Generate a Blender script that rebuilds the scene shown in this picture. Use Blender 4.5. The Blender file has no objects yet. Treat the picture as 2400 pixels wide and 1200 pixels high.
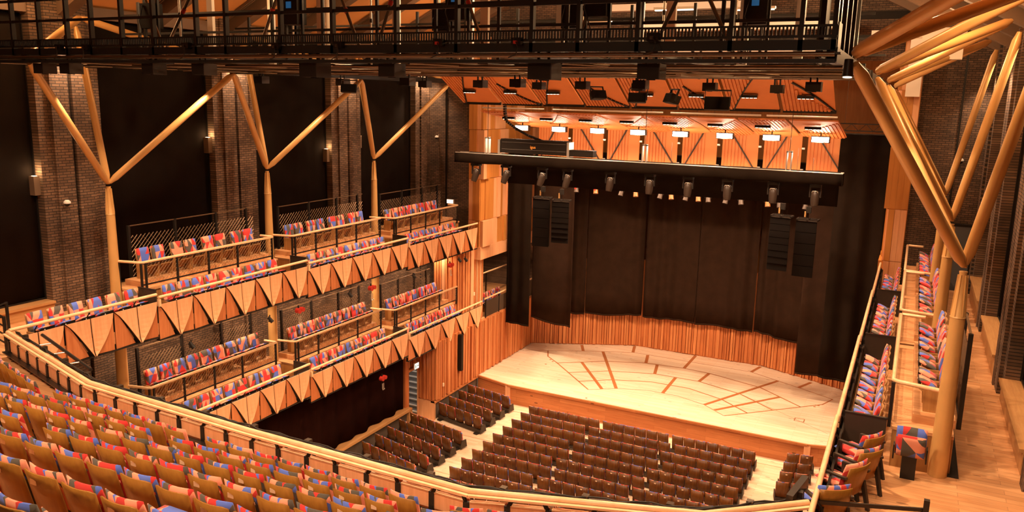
import bpy, math, random
from mathutils import Vector, Matrix
rnd = random.Random(7)
scene = bpy.context.scene
COL = scene.collection
XC = -10.05                      # centre line of the hall; the camera stands at x=0, y=0
def mx(x): return 2*XC - x       # mirror across the centre line
V = Vector
# ------------------------------------------------------------------ camera
FPX, PIT, YAW, ROL = 1889.0, math.radians(11.05), math.radians(26.33), math.radians(1.26)
fw = V((-math.sin(YAW)*math.cos(PIT), math.cos(YAW)*math.cos(PIT), -math.sin(PIT)))
rt = V((math.cos(YAW), math.sin(YAW), 0)); up = rt.cross(fw)
rt, up = math.cos(ROL)*rt+math.sin(ROL)*up, -math.sin(ROL)*rt+math.cos(ROL)*up
CAM = V((0, 0, 15.2))
cd = bpy.data.cameras.new('camera'); cam = bpy.data.objects.new('camera', cd); COL.objects.link(cam)
cd.sensor_width = 36; cd.lens = FPX*36/2400; cd.clip_start = 0.1; cd.clip_end = 300
cam.matrix_world = Matrix(((rt.x, up.x, -fw.x, CAM.x), (rt.y, up.y, -fw.y, CAM.y), (rt.z, up.z, -fw.z, CAM.z), (0, 0, 0, 1)))
scene.camera = cam
def proj(p):
    v = V(p)-CAM; z = v.dot(fw)
    if z < .3: return None
    return (1200+FPX*v.dot(rt)/z, 600-FPX*v.dot(up)/z)
def inview(p, m=90):
    q = proj(p)
    return q is not None and -m < q[0] < 2400+m and -m < q[1] < 1200+m
# ------------------------------------------------------------------ materials
MATS = {}
def _new(name):
    m = bpy.data.materials.new(name); m.use_nodes = True; MATS[name] = m
    nt = m.node_tree; return m, nt, nt.nodes['Principled BSDF']
def nd(nt, t, **kw):
    n = nt.nodes.new(t)
    for k, v in kw.items(): setattr(n, k, v)
    return n
def mth(nt, op, a, b=None, c=None):
    n = nt.nodes.new('ShaderNodeMath'); n.operation = op
    for i, q in enumerate((a, b, c)):
        if q is None: continue
        if isinstance(q, (int, float)): n.inputs[i].default_value = q
        else: nt.links.new(q, n.inputs[i])
    return n.outputs[0]
def plain(name, col, rough=.6, metal=0, noise=.0, scale=8, spec=.4):
    m, nt, b = _new(name)
    b.inputs['Roughness'].default_value = rough; b.inputs['Metallic'].default_value = metal
    b.inputs['Specular IOR Level'].default_value = spec
    b.inputs['Base Color'].default_value = (*col, 1)
    if noise:
        tc = nd(nt, 'ShaderNodeTexCoord'); n = nd(nt, 'ShaderNodeTexNoise'); n.inputs['Scale'].default_value = scale; n.inputs['Detail'].default_value = 4
        nt.links.new(tc.outputs['Object'], n.inputs['Vector'])
        r = nd(nt, 'ShaderNodeValToRGB'); r.color_ramp.elements[0].position = .3; r.color_ramp.elements[1].position = .7
        r.color_ramp.elements[0].color = (*[c*(1-noise) for c in col], 1); r.color_ramp.elements[1].color = (*[min(1, c*(1+noise)) for c in col], 1)
        nt.links.new(n.outputs['Fac'], r.inputs['Fac']); nt.links.new(r.outputs['Color'], b.inputs['Base Color'])
    return m
def axes_vec(nt, ax):
    tc = nd(nt, 'ShaderNodeTexCoord'); s = nd(nt, 'ShaderNodeSeparateXYZ'); nt.links.new(tc.outputs['Object'], s.inputs[0])
    c = nd(nt, 'ShaderNodeCombineXYZ')
    for i, a in enumerate(ax): nt.links.new(s.outputs['XYZ'.index(a)], c.inputs[i])
    return c.outputs[0]
def wood(name, c1, c2, ax='XYZ', plank=None, rough=.45, knots=0, grain=(1.2, 16), objrand=0, coat=0):
    """grain runs along the first axis of ax"""
    m, nt, b = _new(name); vec = axes_vec(nt, ax)
    mp = nd(nt, 'ShaderNodeMapping'); mp.inputs['Scale'].default_value = (grain[0], grain[1], grain[1]); nt.links.new(vec, mp.inputs[0])
    n = nd(nt, 'ShaderNodeTexNoise'); n.inputs['Scale'].default_value = 1; n.inputs['Detail'].default_value = 5; n.inputs['Roughness'].default_value = .6
    n.inputs['Distortion'].default_value = .6
    nt.links.new(mp.outputs[0], n.inputs['Vector'])
    f = n.outputs['Fac']
    if objrand:
        oi = nd(nt, 'ShaderNodeObjectInfo'); f = mth(nt, 'ADD', f, mth(nt, 'MULTIPLY', mth(nt, 'SUBTRACT', oi.outputs['Random'], .5), objrand))
    br = None
    if plank:
        br = nd(nt, 'ShaderNodeTexBrick'); br.inputs['Scale'].default_value = 1
        br.inputs['Brick Width'].default_value = plank[0]; br.inputs['Row Height'].default_value = plank[1]; br.inputs['Mortar Size'].default_value = .003
        br.inputs['Color1'].default_value = (.0, .0, .0, 1); br.inputs['Color2'].default_value = (1, 1, 1, 1); br.inputs['Mortar'].default_value = (.3, .3, .3, 1)
        br.inputs['Bias'].default_value = 0; br.offset = .37; br.offset_frequency = 2
        nt.links.new(vec, br.inputs['Vector'])
        sp = nd(nt, 'ShaderNodeSeparateColor'); nt.links.new(br.outputs['Color'], sp.inputs[0])
        f = mth(nt, 'ADD', mth(nt, 'MULTIPLY', f, .72), mth(nt, 'MULTIPLY', sp.outputs[0], .30))
    r = nd(nt, 'ShaderNodeValToRGB'); r.color_ramp.elements[0].position = .32; r.color_ramp.elements[1].position = .68
    r.color_ramp.elements[0].color = (*c2, 1); r.color_ramp.elements[1].color = (*c1, 1)
    nt.links.new(f, r.inputs['Fac']); out = r.outputs['Color']
    if knots:
        mp2 = nd(nt, 'ShaderNodeMapping'); mp2.inputs['Scale'].default_value = (.9, 3.2, 1); nt.links.new(vec, mp2.inputs[0])
        vo = nd(nt, 'ShaderNodeTexVoronoi'); vo.inputs['Scale'].default_value = 1; nt.links.new(mp2.outputs[0], vo.inputs['Vector'])
        lt = mth(nt, 'MULTIPLY', mth(nt, 'LESS_THAN', vo.outputs['Distance'], .09), knots)
        mx_ = nd(nt, 'ShaderNodeMix', data_type='RGBA'); nt.links.new(lt, mx_.inputs[0]); nt.links.new(out, mx_.inputs[6])
        mx_.inputs[7].default_value = (*[c*.35 for c in c2], 1); out = mx_.outputs[2]
    if br:
        mx2 = nd(nt, 'ShaderNodeMix', data_type='RGBA'); nt.links.new(mth(nt, 'MULTIPLY', br.outputs['Fac'], .75), mx2.inputs[0]); nt.links.new(out, mx2.inputs[6])
        mx2.inputs[7].default_value = (*[c*.3 for c in c2], 1); out = mx2.outputs[2]
    nt.links.new(out, b.inputs['Base Color']); b.inputs['Roughness'].default_value = rough
    b.inputs['Specular IOR Level'].default_value = .35
    if coat: b.inputs['Coat Weight'].default_value = coat; b.inputs['Coat Roughness'].default_value = .25
    return m
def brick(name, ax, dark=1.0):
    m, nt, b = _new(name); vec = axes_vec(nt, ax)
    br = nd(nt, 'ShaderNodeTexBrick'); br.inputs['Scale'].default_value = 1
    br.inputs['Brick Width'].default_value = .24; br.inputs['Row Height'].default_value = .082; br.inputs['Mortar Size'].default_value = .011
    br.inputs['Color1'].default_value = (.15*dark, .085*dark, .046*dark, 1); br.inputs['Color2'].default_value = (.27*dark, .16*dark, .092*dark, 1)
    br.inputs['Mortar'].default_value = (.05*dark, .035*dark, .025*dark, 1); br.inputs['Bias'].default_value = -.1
    nt.links.new(vec, br.inputs['Vector'])
    n = nd(nt, 'ShaderNodeTexNoise'); n.inputs['Scale'].default_value = 1.3; n.inputs['Detail'].default_value = 6; nt.links.new(vec, n.inputs['Vector'])
    mx_ = nd(nt, 'ShaderNodeMix', data_type='RGBA', blend_type='MULTIPLY'); mx_.inputs[0].default_value = .7
    nt.links.new(br.outputs['Color'], mx_.inputs[6])
    r = nd(nt, 'ShaderNodeValToRGB'); r.color_ramp.elements[0].position = .3; r.color_ramp.elements[1].position = .75
    r.color_ramp.elements[0].color = (.35, .33, .32, 1); r.color_ramp.elements[1].color = (1.3, 1.25, 1.2, 1)
    nt.links.new(n.outputs['Fac'], r.inputs['Fac']); nt.links.new(r.outputs['Color'], mx_.inputs[7])
    nt.links.new(mx_.outputs[2], b.inputs['Base Color']); b.inputs['Roughness'].default_value = .85
    bp = nd(nt, 'ShaderNodeBump'); bp.inputs['Strength'].default_value = .6; bp.inputs['Distance'].default_value = .02
    nt.links.new(mth(nt, 'SUBTRACT', 1, br.outputs['Fac']), bp.inputs['Height']); nt.links.new(bp.outputs[0], b.inputs['Normal'])
    return m
PATCH = [(.62, .035, .028), (.88, .33, .20), (.10, .17, .62), (.10, .085, .065)]
def patch(name, sx, sz, bright=1.0):
    """patchwork of triangles: cells split by a diagonal, one of four cloth colours each, shuffled per seat"""
    m, nt, b = _new(name)
    tc = nd(nt, 'ShaderNodeTexCoord'); s = nd(nt, 'ShaderNodeSeparateXYZ'); nt.links.new(tc.outputs['Object'], s.inputs[0])
    oi = nd(nt, 'ShaderNodeObjectInfo')
    u = mth(nt, 'MULTIPLY_ADD', s.outputs[0], sx, .37); w = mth(nt, 'MULTIPLY', mth(nt, 'ADD', s.outputs[2], mth(nt, 'MULTIPLY', s.outputs[1], .9)), sz)
    fu, fv = mth(nt, 'FLOOR', u), mth(nt, 'FLOOR', w); ru, rv = mth(nt, 'FRACT', u), mth(nt, 'FRACT', w)
    def wn(x, y, z):
        c = nd(nt, 'ShaderNodeCombineXYZ')
        for i, q in enumerate((x, y, z)):
            if isinstance(q, (int, float)): c.inputs[i].default_value = q
            else: nt.links.new(q, c.inputs[i])
        n = nd(nt, 'ShaderNodeTexWhiteNoise'); n.noise_dimensions = '3D'; nt.links.new(c.outputs[0], n.inputs['Vector']); return n.outputs['Value']
    seed = mth(nt, 'MULTIPLY', oi.outputs['Random'], 917.0)
    flip = mth(nt, 'GREATER_THAN', wn(fu, fv, seed), .5)
    rr = mth(nt, 'ADD', mth(nt, 'MULTIPLY', flip, ru), mth(nt, 'MULTIPLY', mth(nt, 'SUBTRACT', 1, flip), mth(nt, 'SUBTRACT', 1, ru)))
    tri = mth(nt, 'GREATER_THAN', rr, rv)
    v = wn(fu, fv, mth(nt, 'ADD', seed, mth(nt, 'MULTIPLY_ADD', tri, 31.7, 5.3)))
    r = nd(nt, 'ShaderNodeValToRGB'); cr = r.color_ramp; cr.interpolation = 'CONSTANT'
    for i, (p, c) in enumerate(((0, 0), (.29, 1), (.56, 2), (.80, 3))):
        e = cr.elements[i] if i < 2 else cr.elements.new(p)
        e.position = p; e.color = (*[min(1, q*bright) for q in PATCH[c]], 1)
    nt.links.new(v, r.inputs['Fac']); nt.links.new(r.outputs['Color'], b.inputs['Base Color']); b.inputs['Roughness'].default_value = .9
    b.inputs['Sheen Weight'].default_value = .15
    return m
def emit(name, col, st):
    m, nt, b = _new(name); b.inputs['Emission Color'].default_value = (*col, 1); b.inputs['Emission Strength'].default_value = st
    b.inputs['Base Color'].default_value = (*col, 1); return m

W1, W2 = (.64, .345, .145), (.50, .235, .085)
M_stage = wood('stage_boards', (.84, .68, .52), (.75, .55, .37), 'XYZ', (2.6, .13), .42, .8)
M_floor = wood('oak_floor', (.80, .63, .46), (.68, .47, .29), 'XYZ', (2.2, .14), .42, .7)
M_floorY = wood('oak_floor_along', (.72, .39, .18), (.54, .25, .10), 'XYZ', (2.0, .16), .42, .7)
M_riser = wood('stage_riser_boards', (.52, .20, .07), (.40, .135, .042), 'XZY', (2.4, .2), .45, 1)
M_inlay = plain('reddish_inlay', (.42, .15, .05), .5)
M_dline = plain('dark_joint', (.16, .06, .025), .6)
M_slat = wood('slat_timber', (.64, .225, .072), (.40, .115, .034), 'ZXY', None, .5, 0, (.5, 7))
M_slat2 = wood('slat_timber_light', (.72, .29, .105), (.52, .18, .058), 'ZXY', None, .5, 0, (.5, 7))
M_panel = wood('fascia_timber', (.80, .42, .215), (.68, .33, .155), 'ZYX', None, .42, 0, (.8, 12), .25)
M_panlo = wood('fascia_timber_red_shaded', (.62, .225, .082), (.48, .15, .05), 'ZYX', None, .42, 0, (.8, 12), .25)  # redder timber; shade below the tilted flaps is partly put into the colour
M_rail = wood('handrail_oak', (.86, .58, .33), (.74, .45, .22), 'XYZ', None, .3, 0, (4, 4))
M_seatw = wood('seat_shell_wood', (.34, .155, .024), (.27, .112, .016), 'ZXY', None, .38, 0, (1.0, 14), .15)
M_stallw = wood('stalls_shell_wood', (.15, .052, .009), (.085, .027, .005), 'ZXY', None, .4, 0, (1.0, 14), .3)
M_side = wood('seat_side_wood', (.46, .23, .075), (.34, .15, .045), 'ZXY', None, .4, 0, (1.0, 14), .1)
M_gold = plain('gold_paint', (.64, .36, .125), .36, .1, .04, 3, .5)
M_black = plain('black_steel', (.018, .014, .011), .45, .2)
M_blacks = plain('satin_black_steel', (.045, .036, .030), .35, .5)
M_pipe = plain('rigging_pipe', (.15, .115, .085), .3, .9)
M_alu = plain('aluminium', (.72, .66, .58), .35, .8)
M_grey = plain('grey_paint', (.17, .145, .125), .6)
M_case = plain('black_case', (.015, .010, .0065), .6, 0, 0, 8, .15)
M_brown = plain('lamp_housing', (.042, .025, .016), .5, .1)
M_grille = plain('speaker_grille', (.009, .006, .0045), .8, 0, .3, 60, .1)
M_cloth = plain('black_drape', (.014, .0085, .0055), .95, 0, .15, 2, .03)
M_cloth2 = plain('brown_black_drape', (.030, .0155, .0095), .95, 0, .15, 2, .03)
M_wcurt = plain('plum_black_curtain', (.016, .0045, .003), .95, 0, .2, 2, .03)
M_blind = plain('blind_fabric', (.017, .0115, .0085), .9, 0, .12, 1.2, .05)
M_brickY = brick('brick_along_y', 'YZX', 1.0)
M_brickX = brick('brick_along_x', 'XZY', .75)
M_orange = plain('orange_reflector', (.74, .255, .075), .55, 0, .05, 2)
M_orange2 = wood('orange_ribbed_timber', (.72, .26, .08), (.60, .195, .055), 'ZXY', None, .5, 0, (.5, 5))
M_clad = wood('cladding_timber', (.58, .245, .06), (.46, .175, .038), 'ZXY', None, .42, 0, (.4, 5), .35)
M_roof = plain('ochre_ceiling', (.62, .27, .08), .7, 0, .06, 1)
M_beam = plain('brown_rafter', (.16, .095, .055), .6)
M_white = plain('white_duct', (.78, .70, .60), .6)
M_soffit = plain('grey_soffit', (.48, .40, .32), .5)
M_plate = plain('number_plate', (.85, .62, .40), .5)
M_dado = plain('grey_dado', (.10, .072, .052), .8, 0, .2, 1.5)
M_kick = plain('dark_board', (.040, .026, .017), .5, 0, .1, 3)
M_ledge = wood('oak_ledge', (.58, .31, .12), (.46, .22, .08), 'YXZ', None, .4)
M_red = plain('red_plastic', (.40, .025, .015), .4)
M_mesh = plain('bronze_mesh_wire', (.20, .12, .065), .4, .5)
M_cable = plain('black_cable', (.02, .016, .013), .6)
M_patchN = patch('patchwork_near', 8.6, 4.3)
M_patchG = patch('patchwork_gallery', 5.6, 4.1)
M_patchB = patch('patchwork_large', 4.2, 4.0, .8)
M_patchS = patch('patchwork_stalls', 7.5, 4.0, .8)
E_lamp = emit('lamp_glow', (1, .86, .66), 38)
E_cell = emit('downlight_cell', (1, .84, .62), 4)
E_dot = emit('small_lamp', (1, .84, .62), 2.5)
E_exit = emit('exit_sign_face', (.95, 1, .93), 1.2)
E_blue = emit('blue_display', (.03, .2, .5), .25)
E_strip = emit('ceiling_strip', (1, .86, .70), 2.2)
E_orange = emit('orange_logo', (.9, .32, .04), .35)
# ------------------------------------------------------------------ mesh builder
class MB:
    def __init__(s): s.v = []; s.f = []; s.m = []; s.sm = []
    def add(s, vs, fs, mi=0, smooth=False):
        o = len(s.v); s.v += [tuple(q) for q in vs]
        for f in fs: s.f.append([i+o for i in f]); s.m.append(mi); s.sm.append(smooth)
        return s
    def box(s, a, b, mi=0):
        x0, x1 = sorted((a[0], b[0])); y0, y1 = sorted((a[1], b[1])); z0, z1 = sorted((a[2], b[2]))
        return s.add([(x0,y0,z0),(x1,y0,z0),(x1,y1,z0),(x0,y1,z0),(x0,y0,z1),(x1,y0,z1),(x1,y1,z1),(x0,y1,z1)],
                     [(0,3,2,1),(4,5,6,7),(0,1,5,4),(1,2,6,5),(2,3,7,6),(3,0,4,7)], mi)
    def bar(s, p, q, w, h, mi=0, upv=(0,0,1)):
        """rectangular bar from p to q, w sideways, h along upv"""
        p, q = V(p), V(q); d = (q-p).normalized(); u = V(upv)
        if abs(d.dot(u)) > .98: u = V((1,0,0))
        a = d.cross(u).normalized(); u = a.cross(d).normalized(); a *= w/2; u *= h/2
        return s.add([p-a-u, p+a-u, p+a+u, p-a+u, q-a-u, q+a-u, q+a+u, q-a+u],
                     [(0,1,2,3),(7,6,5,4),(0,4,5,1),(1,5,6,2),(2,6,7,3),(3,7,4,0)], mi)
    def cyl(s, p, q, r, r2=None, n=10, mi=0, caps=True):
        p, q = V(p), V(q); r2 = r if r2 is None else r2; d = (q-p).normalized()
        u = V((0,0,1)) if abs(d.z) < .9 else V((1,0,0)); a = d.cross(u).normalized(); b = d.cross(a)
        vs = []
        for c, rr in ((p, r), (q, r2)):
            vs += [c+a*(rr*math.cos(2*math.pi*i/n))+b*(rr*math.sin(2*math.pi*i/n)) for i in range(n)]
        s.add(vs, [(i, n+i, n+(i+1) % n, (i+1) % n) for i in range(n)], mi, True)
        if caps: s.add(vs[:n], [tuple(range(n))], mi); s.add(vs[n:], [tuple(range(n-1, -1, -1))], mi)
        return s
    def tube(s, pts, r, n=8, mi=0):
        pts = [V(p) for p in pts]; rs = r if isinstance(r, (list, tuple)) else [r]*len(pts); vs = []
        a = None
        for i, p in enumerate(pts):
            d = (pts[min(i+1, len(pts)-1)]-pts[max(i-1, 0)]).normalized()
            if a is None:
                u = V((0,0,1)) if abs(d.z) < .9 else V((1,0,0)); a = d.cross(u).normalized()
            else: a = (a-d*a.dot(d)).normalized()
            b = d.cross(a)
            vs += [p+a*(rs[i]*math.cos(2*math.pi*k/n))+b*(rs[i]*math.sin(2*math.pi*k/n)) for k in range(n)]
        fs = []
        for i in range(len(pts)-1):
            for k in range(n): fs.append((i*n+k, (i+1)*n+k, (i+1)*n+(k+1) % n, i*n+(k+1) % n))
        s.add(vs, fs, mi, True)
        s.add(vs[:n], [tuple(range(n))], mi); s.add(vs[-n:], [tuple(range(n-1, -1, -1))], mi)
        return s
    def prism(s, poly, d, mi=0):
        """closed polygon extruded by vector d"""
        n = len(poly); vs = [V(p) for p in poly]+[V(p)+V(d) for p in poly]
        fs = [tuple(range(n-1, -1, -1)), tuple(range(n, 2*n))]+[(i, (i+1) % n, n+(i+1) % n, n+i) for i in range(n)]
        return s.add(vs, fs, mi)
    def grid(s, fn, nu, nv, mi=0, smooth=True, close=False):
        vs = [fn(i/nu, j/nv) for j in range(nv+1) for i in range(nu+1)]
        return s.add(vs, [(j*(nu+1)+i, j*(nu+1)+i+1, (j+1)*(nu+1)+i+1, (j+1)*(nu+1)+i) for j in range(nv) for i in range(nu)], mi, smooth)
    def shell(s, f0, f1, nu, nv, mi=0, smooth=True):
        """solid between two grids of points f0 (front) and f1 (back)"""
        A = [f0(i/nu, j/nv) for j in range(nv+1) for i in range(nu+1)]; B = [f1(i/nu, j/nv) for j in range(nv+1) for i in range(nu+1)]
        w = nu+1; N = len(A); fs = []
        for j in range(nv):
            for i in range(nu):
                a = j*w+i; fs.append((a, a+1, a+w+1, a+w)); fs.append((N+a, N+a+w, N+a+w+1, N+a+1))
        rim = [i for i in range(w)]+[j*w+nu for j in range(1, nv+1)]+[nv*w+i for i in range(nu-1, -1, -1)]+[j*w for j in range(nv-1, 0, -1)]
        for k in range(len(rim)): a, b = rim[k], rim[(k+1) % len(rim)]; fs.append((b, a, N+a, N+b))
        return s.add(A+B, fs, mi, smooth)
    def mesh(s, name, mats):
        me = bpy.data.meshes.new(name); me.from_pydata(s.v, [], s.f)
        for m in (mats if isinstance(mats, (list, tuple)) else [mats]): me.materials.append(m)
        me.polygons.foreach_set('material_index', s.m); me.polygons.foreach_set('use_smooth', s.sm)
        me.validate(); me.update()
        import bmesh
        bm = bmesh.new(); bm.from_mesh(me); bmesh.ops.recalc_face_normals(bm, faces=bm.faces); bm.to_mesh(me); bm.free()
        return me
def link(name, data, parent=None):
    o = bpy.data.objects.new(name, data); COL.objects.link(o)
    if parent is not None: o.parent = parent
    return o
def obj(name, mb, mats, parent=None): return link(name, mb.mesh(name, mats), parent)
def tag(o, label, cat, group=None, kind=None):
    o['label'] = label; o['category'] = cat
    if group: o['group'] = group
    if kind: o['kind'] = kind
    return o
def thing(name, label, cat, loc=(0,0,0), rz=0, group=None):
    o = link(name, None); o.location = loc; o.rotation_euler = (0,0,rz); o.empty_display_size = .2
    return tag(o, label, cat, group)
def struct(name, mb, mats, label, cat):
    return tag(obj(name, mb, mats), label, cat, None, 'structure')
def copy_tree(o, parent=None):
    c = o.copy(); COL.objects.link(c); c.parent = parent
    for ch in o.children: copy_tree(ch, c)
    return c
ORD = ['first','second','third','fourth','fifth','sixth','seventh','eighth','ninth','tenth','eleventh','twelfth','thirteenth','fourteenth','fifteenth','sixteenth','seventeenth','eighteenth','nineteenth','twentieth']
ORD += [t+'-'+o for t in ('twenty', 'thirty', 'forty') for o in ORD[:9]]
# ================================================================== THE SETTING
YB = [11.45, 15.8, 22.3, 28.8, 35.0]                 # bay lines of the side galleries
RU = [9.43, 9.33, 9.21, 9.07]                         # front rail height per bay, upper gallery
RL = [5.60, 5.42, 5.17, 4.91]                         # lower gallery
SIDES = {'left': -1, 'right': 1}
def X(side, h): return XC + SIDES[side]*h
FZ, PZ, LZ = -.82, .02, .19                           # front floor / platform / plinth, relative to the rail
# stalls floor
struct('floor', MB().box((-24.5, 2, -.3), (4.4, 35.4, 0)), M_floor, 'pale oak plank floor of the stalls', 'floor')
mb = MB()
for y in (15.5, 19.2, 22.9, 26.5, 30.2, 33.9): mb.box((-19.5, y-.012, 0), (-.6, y+.012, .003))
struct('trim_1', mb, M_inlay, 'thin joint strips across the stalls floor', 'floor joint')
# ---- stage
SF = [(-19.3, 35.3), (-17.25, 34.75), (-2.85, 34.62), (-.8, 35.2)]
SBK = [(-.85, 42.0), (-6.35, 44.35), (-13.75, 44.4), (-19.25, 41.75)]
top = [(x, y, 1.0) for x, y in SF+SBK]
mb = MB().prism([(x, y, .95) for x, y in SF+SBK], (0, 0, .05))
def strip(mb, pts, w, z=1.0015, mi=1):
    for (a, b), (c, d) in zip(pts, pts[1:]): mb.bar((a, b, z), (c, d, z), w, .003, mi)
strip(mb, [(-18.95, 40.3), (-17.8, 40.87), (-15.99, 41.85), (-13.4, 43.06), (-6.75, 43.02), (-4.15, 41.75), (-2.42, 40.84)], .05)
strip(mb, [(-17.78, 40.87), (-17.36, 39.92), (-16.43, 39.1), (-13.43, 36.07)], .07)
strip(mb, [(-2.42, 40.84), (-2.79, 39.85), (-3.68, 38.98), (-6.7, 36.01)], .07)
strip(mb, [(-16.43, 39.1), (-14.23, 40.75), (-12.16, 41.58), (-10.11, 41.77), (-8.61, 41.63), (-5.87, 40.76), (-3.68, 38.97)], .08)
strip(mb, [(-15.3, 37.95), (-13.5, 39.28), (-11.22, 40.08), (-8.84, 40.08), (-6.6, 39.3), (-4.83, 37.9)], .08)
strip(mb, [(-14.32, 36.96), (-12.88, 38.05), (-11, 38.78), (-9.06, 38.8), (-7.26, 38.08), (-5.8, 36.9)], .08)
strip(mb, [(-13.42, 36.08), (-12.27, 36.94), (-10.82, 37.47), (-9.3, 37.47), (-7.83, 36.94), (-6.7, 36.01)], .04)
for a in ([(-16.5, 42.9), (-15.99, 41.85)], [(-13.7, 44.3), (-13.4, 43.06)], [(-14.95, 42.3), (-12.27, 36.94)], [(-15.3, 39.9), (-12.87, 36.5)],
          [(-12.5, 43.0), (-12.16, 41.55)], [(-11.54, 41.65), (-11.22, 40.1)], [(-10.08, 40.06), (-10.03, 37.47)], [(-10.08, 44.3), (-10.08, 41.77)],
          [(-6.45, 44.2), (-6.73, 43.03)], [(-8.68, 41.63), (-8.85, 40.1)], [(-5.24, 42.25), (-7.83, 36.94)], [(-4.75, 39.9), (-7.24, 36.5)],
          [(-3.66, 42.9), (-4.14, 41.75)]): strip(mb, a, .17, 1.0025)
strip(mb, [(-6.6, 39.3), (-2.2, 36.2)], .012)
mb.box((-3.75, 37.05, 1.0), (-3.3, 37.09, 1.003), 1).box((-3.75, 37.4, 1.0), (-3.3, 37.44, 1.003), 1).box((-3.75, 37.05, 1), (-3.71, 37.44, 1.003), 1).box((-3.34, 37.05, 1), (-3.3, 37.44, 1.003), 1)
for p in ((-17.0, 39.45), (-16.75, 39.2), (-3.1, 39.35), (-2.95, 39.6), (-13.1, 34.95), (-16.9, 38.6)): mb.box((p[0]-.05, p[1]-.05, 1), (p[0]+.05, p[1]+.05, 1.004), 1)
struct('stage_floor', mb, [M_stage, M_inlay], 'bright board stage floor with reddish inlaid sector lines', 'stage floor')
mb = MB()
for (a, b), (c, d) in zip(SF, SF[1:]):
    mb.bar((a, b+.06, .46), (c, d+.06, .46), .1, .92)
    mb.bar((a, b, .94), (c, d, .94), .16, .1, 1)
for p in (SF[1], SF[2]): mb.box((p[0]-.13, p[1]-.07, 0), (p[0]+.13, p[1]+.1, .93), 2)
struct('stage_front', mb, [M_riser, M_riser, M_panel], 'reddish boarded front of the stage below its dark nosing', 'stage front')
# ---- slatted timber walls
def slats(mb, pts, z0, z1, zstep=None, mats=2):
    for (x0, y0), (x1, y1) in zip(pts, pts[1:]):
        L = math.hypot(x1-x0, y1-y0); tx, ty = (x1-x0)/L, (y1-y0)/L; nx, ny = ty, -tx
        mb.prism([(x0, y0, z0), (x1, y1, z0), (x1-nx*.2, y1-ny*.2, z0), (x0-nx*.2, y0-ny*.2, z0)], (0, 0, z1-z0), 0)
        s = .02
        while s < L-.06:
            w = min(rnd.choice((.07, .09, .12, .17)), L-s); d = rnd.choice((.04, .08, .13, .10)); zz = z0+.06
            a, b = V((x0+tx*s, y0+ty*s, zz)), V((x0+tx*(s+w), y0+ty*(s+w), zz)); n = V((nx, ny, 0))*d
            mb.prism([a, b, b+n, a+n], (0, 0, z1-zz), rnd.randrange(mats)); s += w+rnd.choice((.03, .05, .07))
mb = MB(); slats(mb, list(reversed(SBK)), 1.0, 6.2); struct('wall_back', mb, [M_slat, M_slat2], 'faceted wall of upright orange battens behind the stage', 'wall')
mb = MB(); mb.box((-23, 46.5, 0), (3, 46.8, 19)); struct('wall_rear_stage', mb, M_clad, 'dim timber wall far behind the stage', 'wall')
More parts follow.
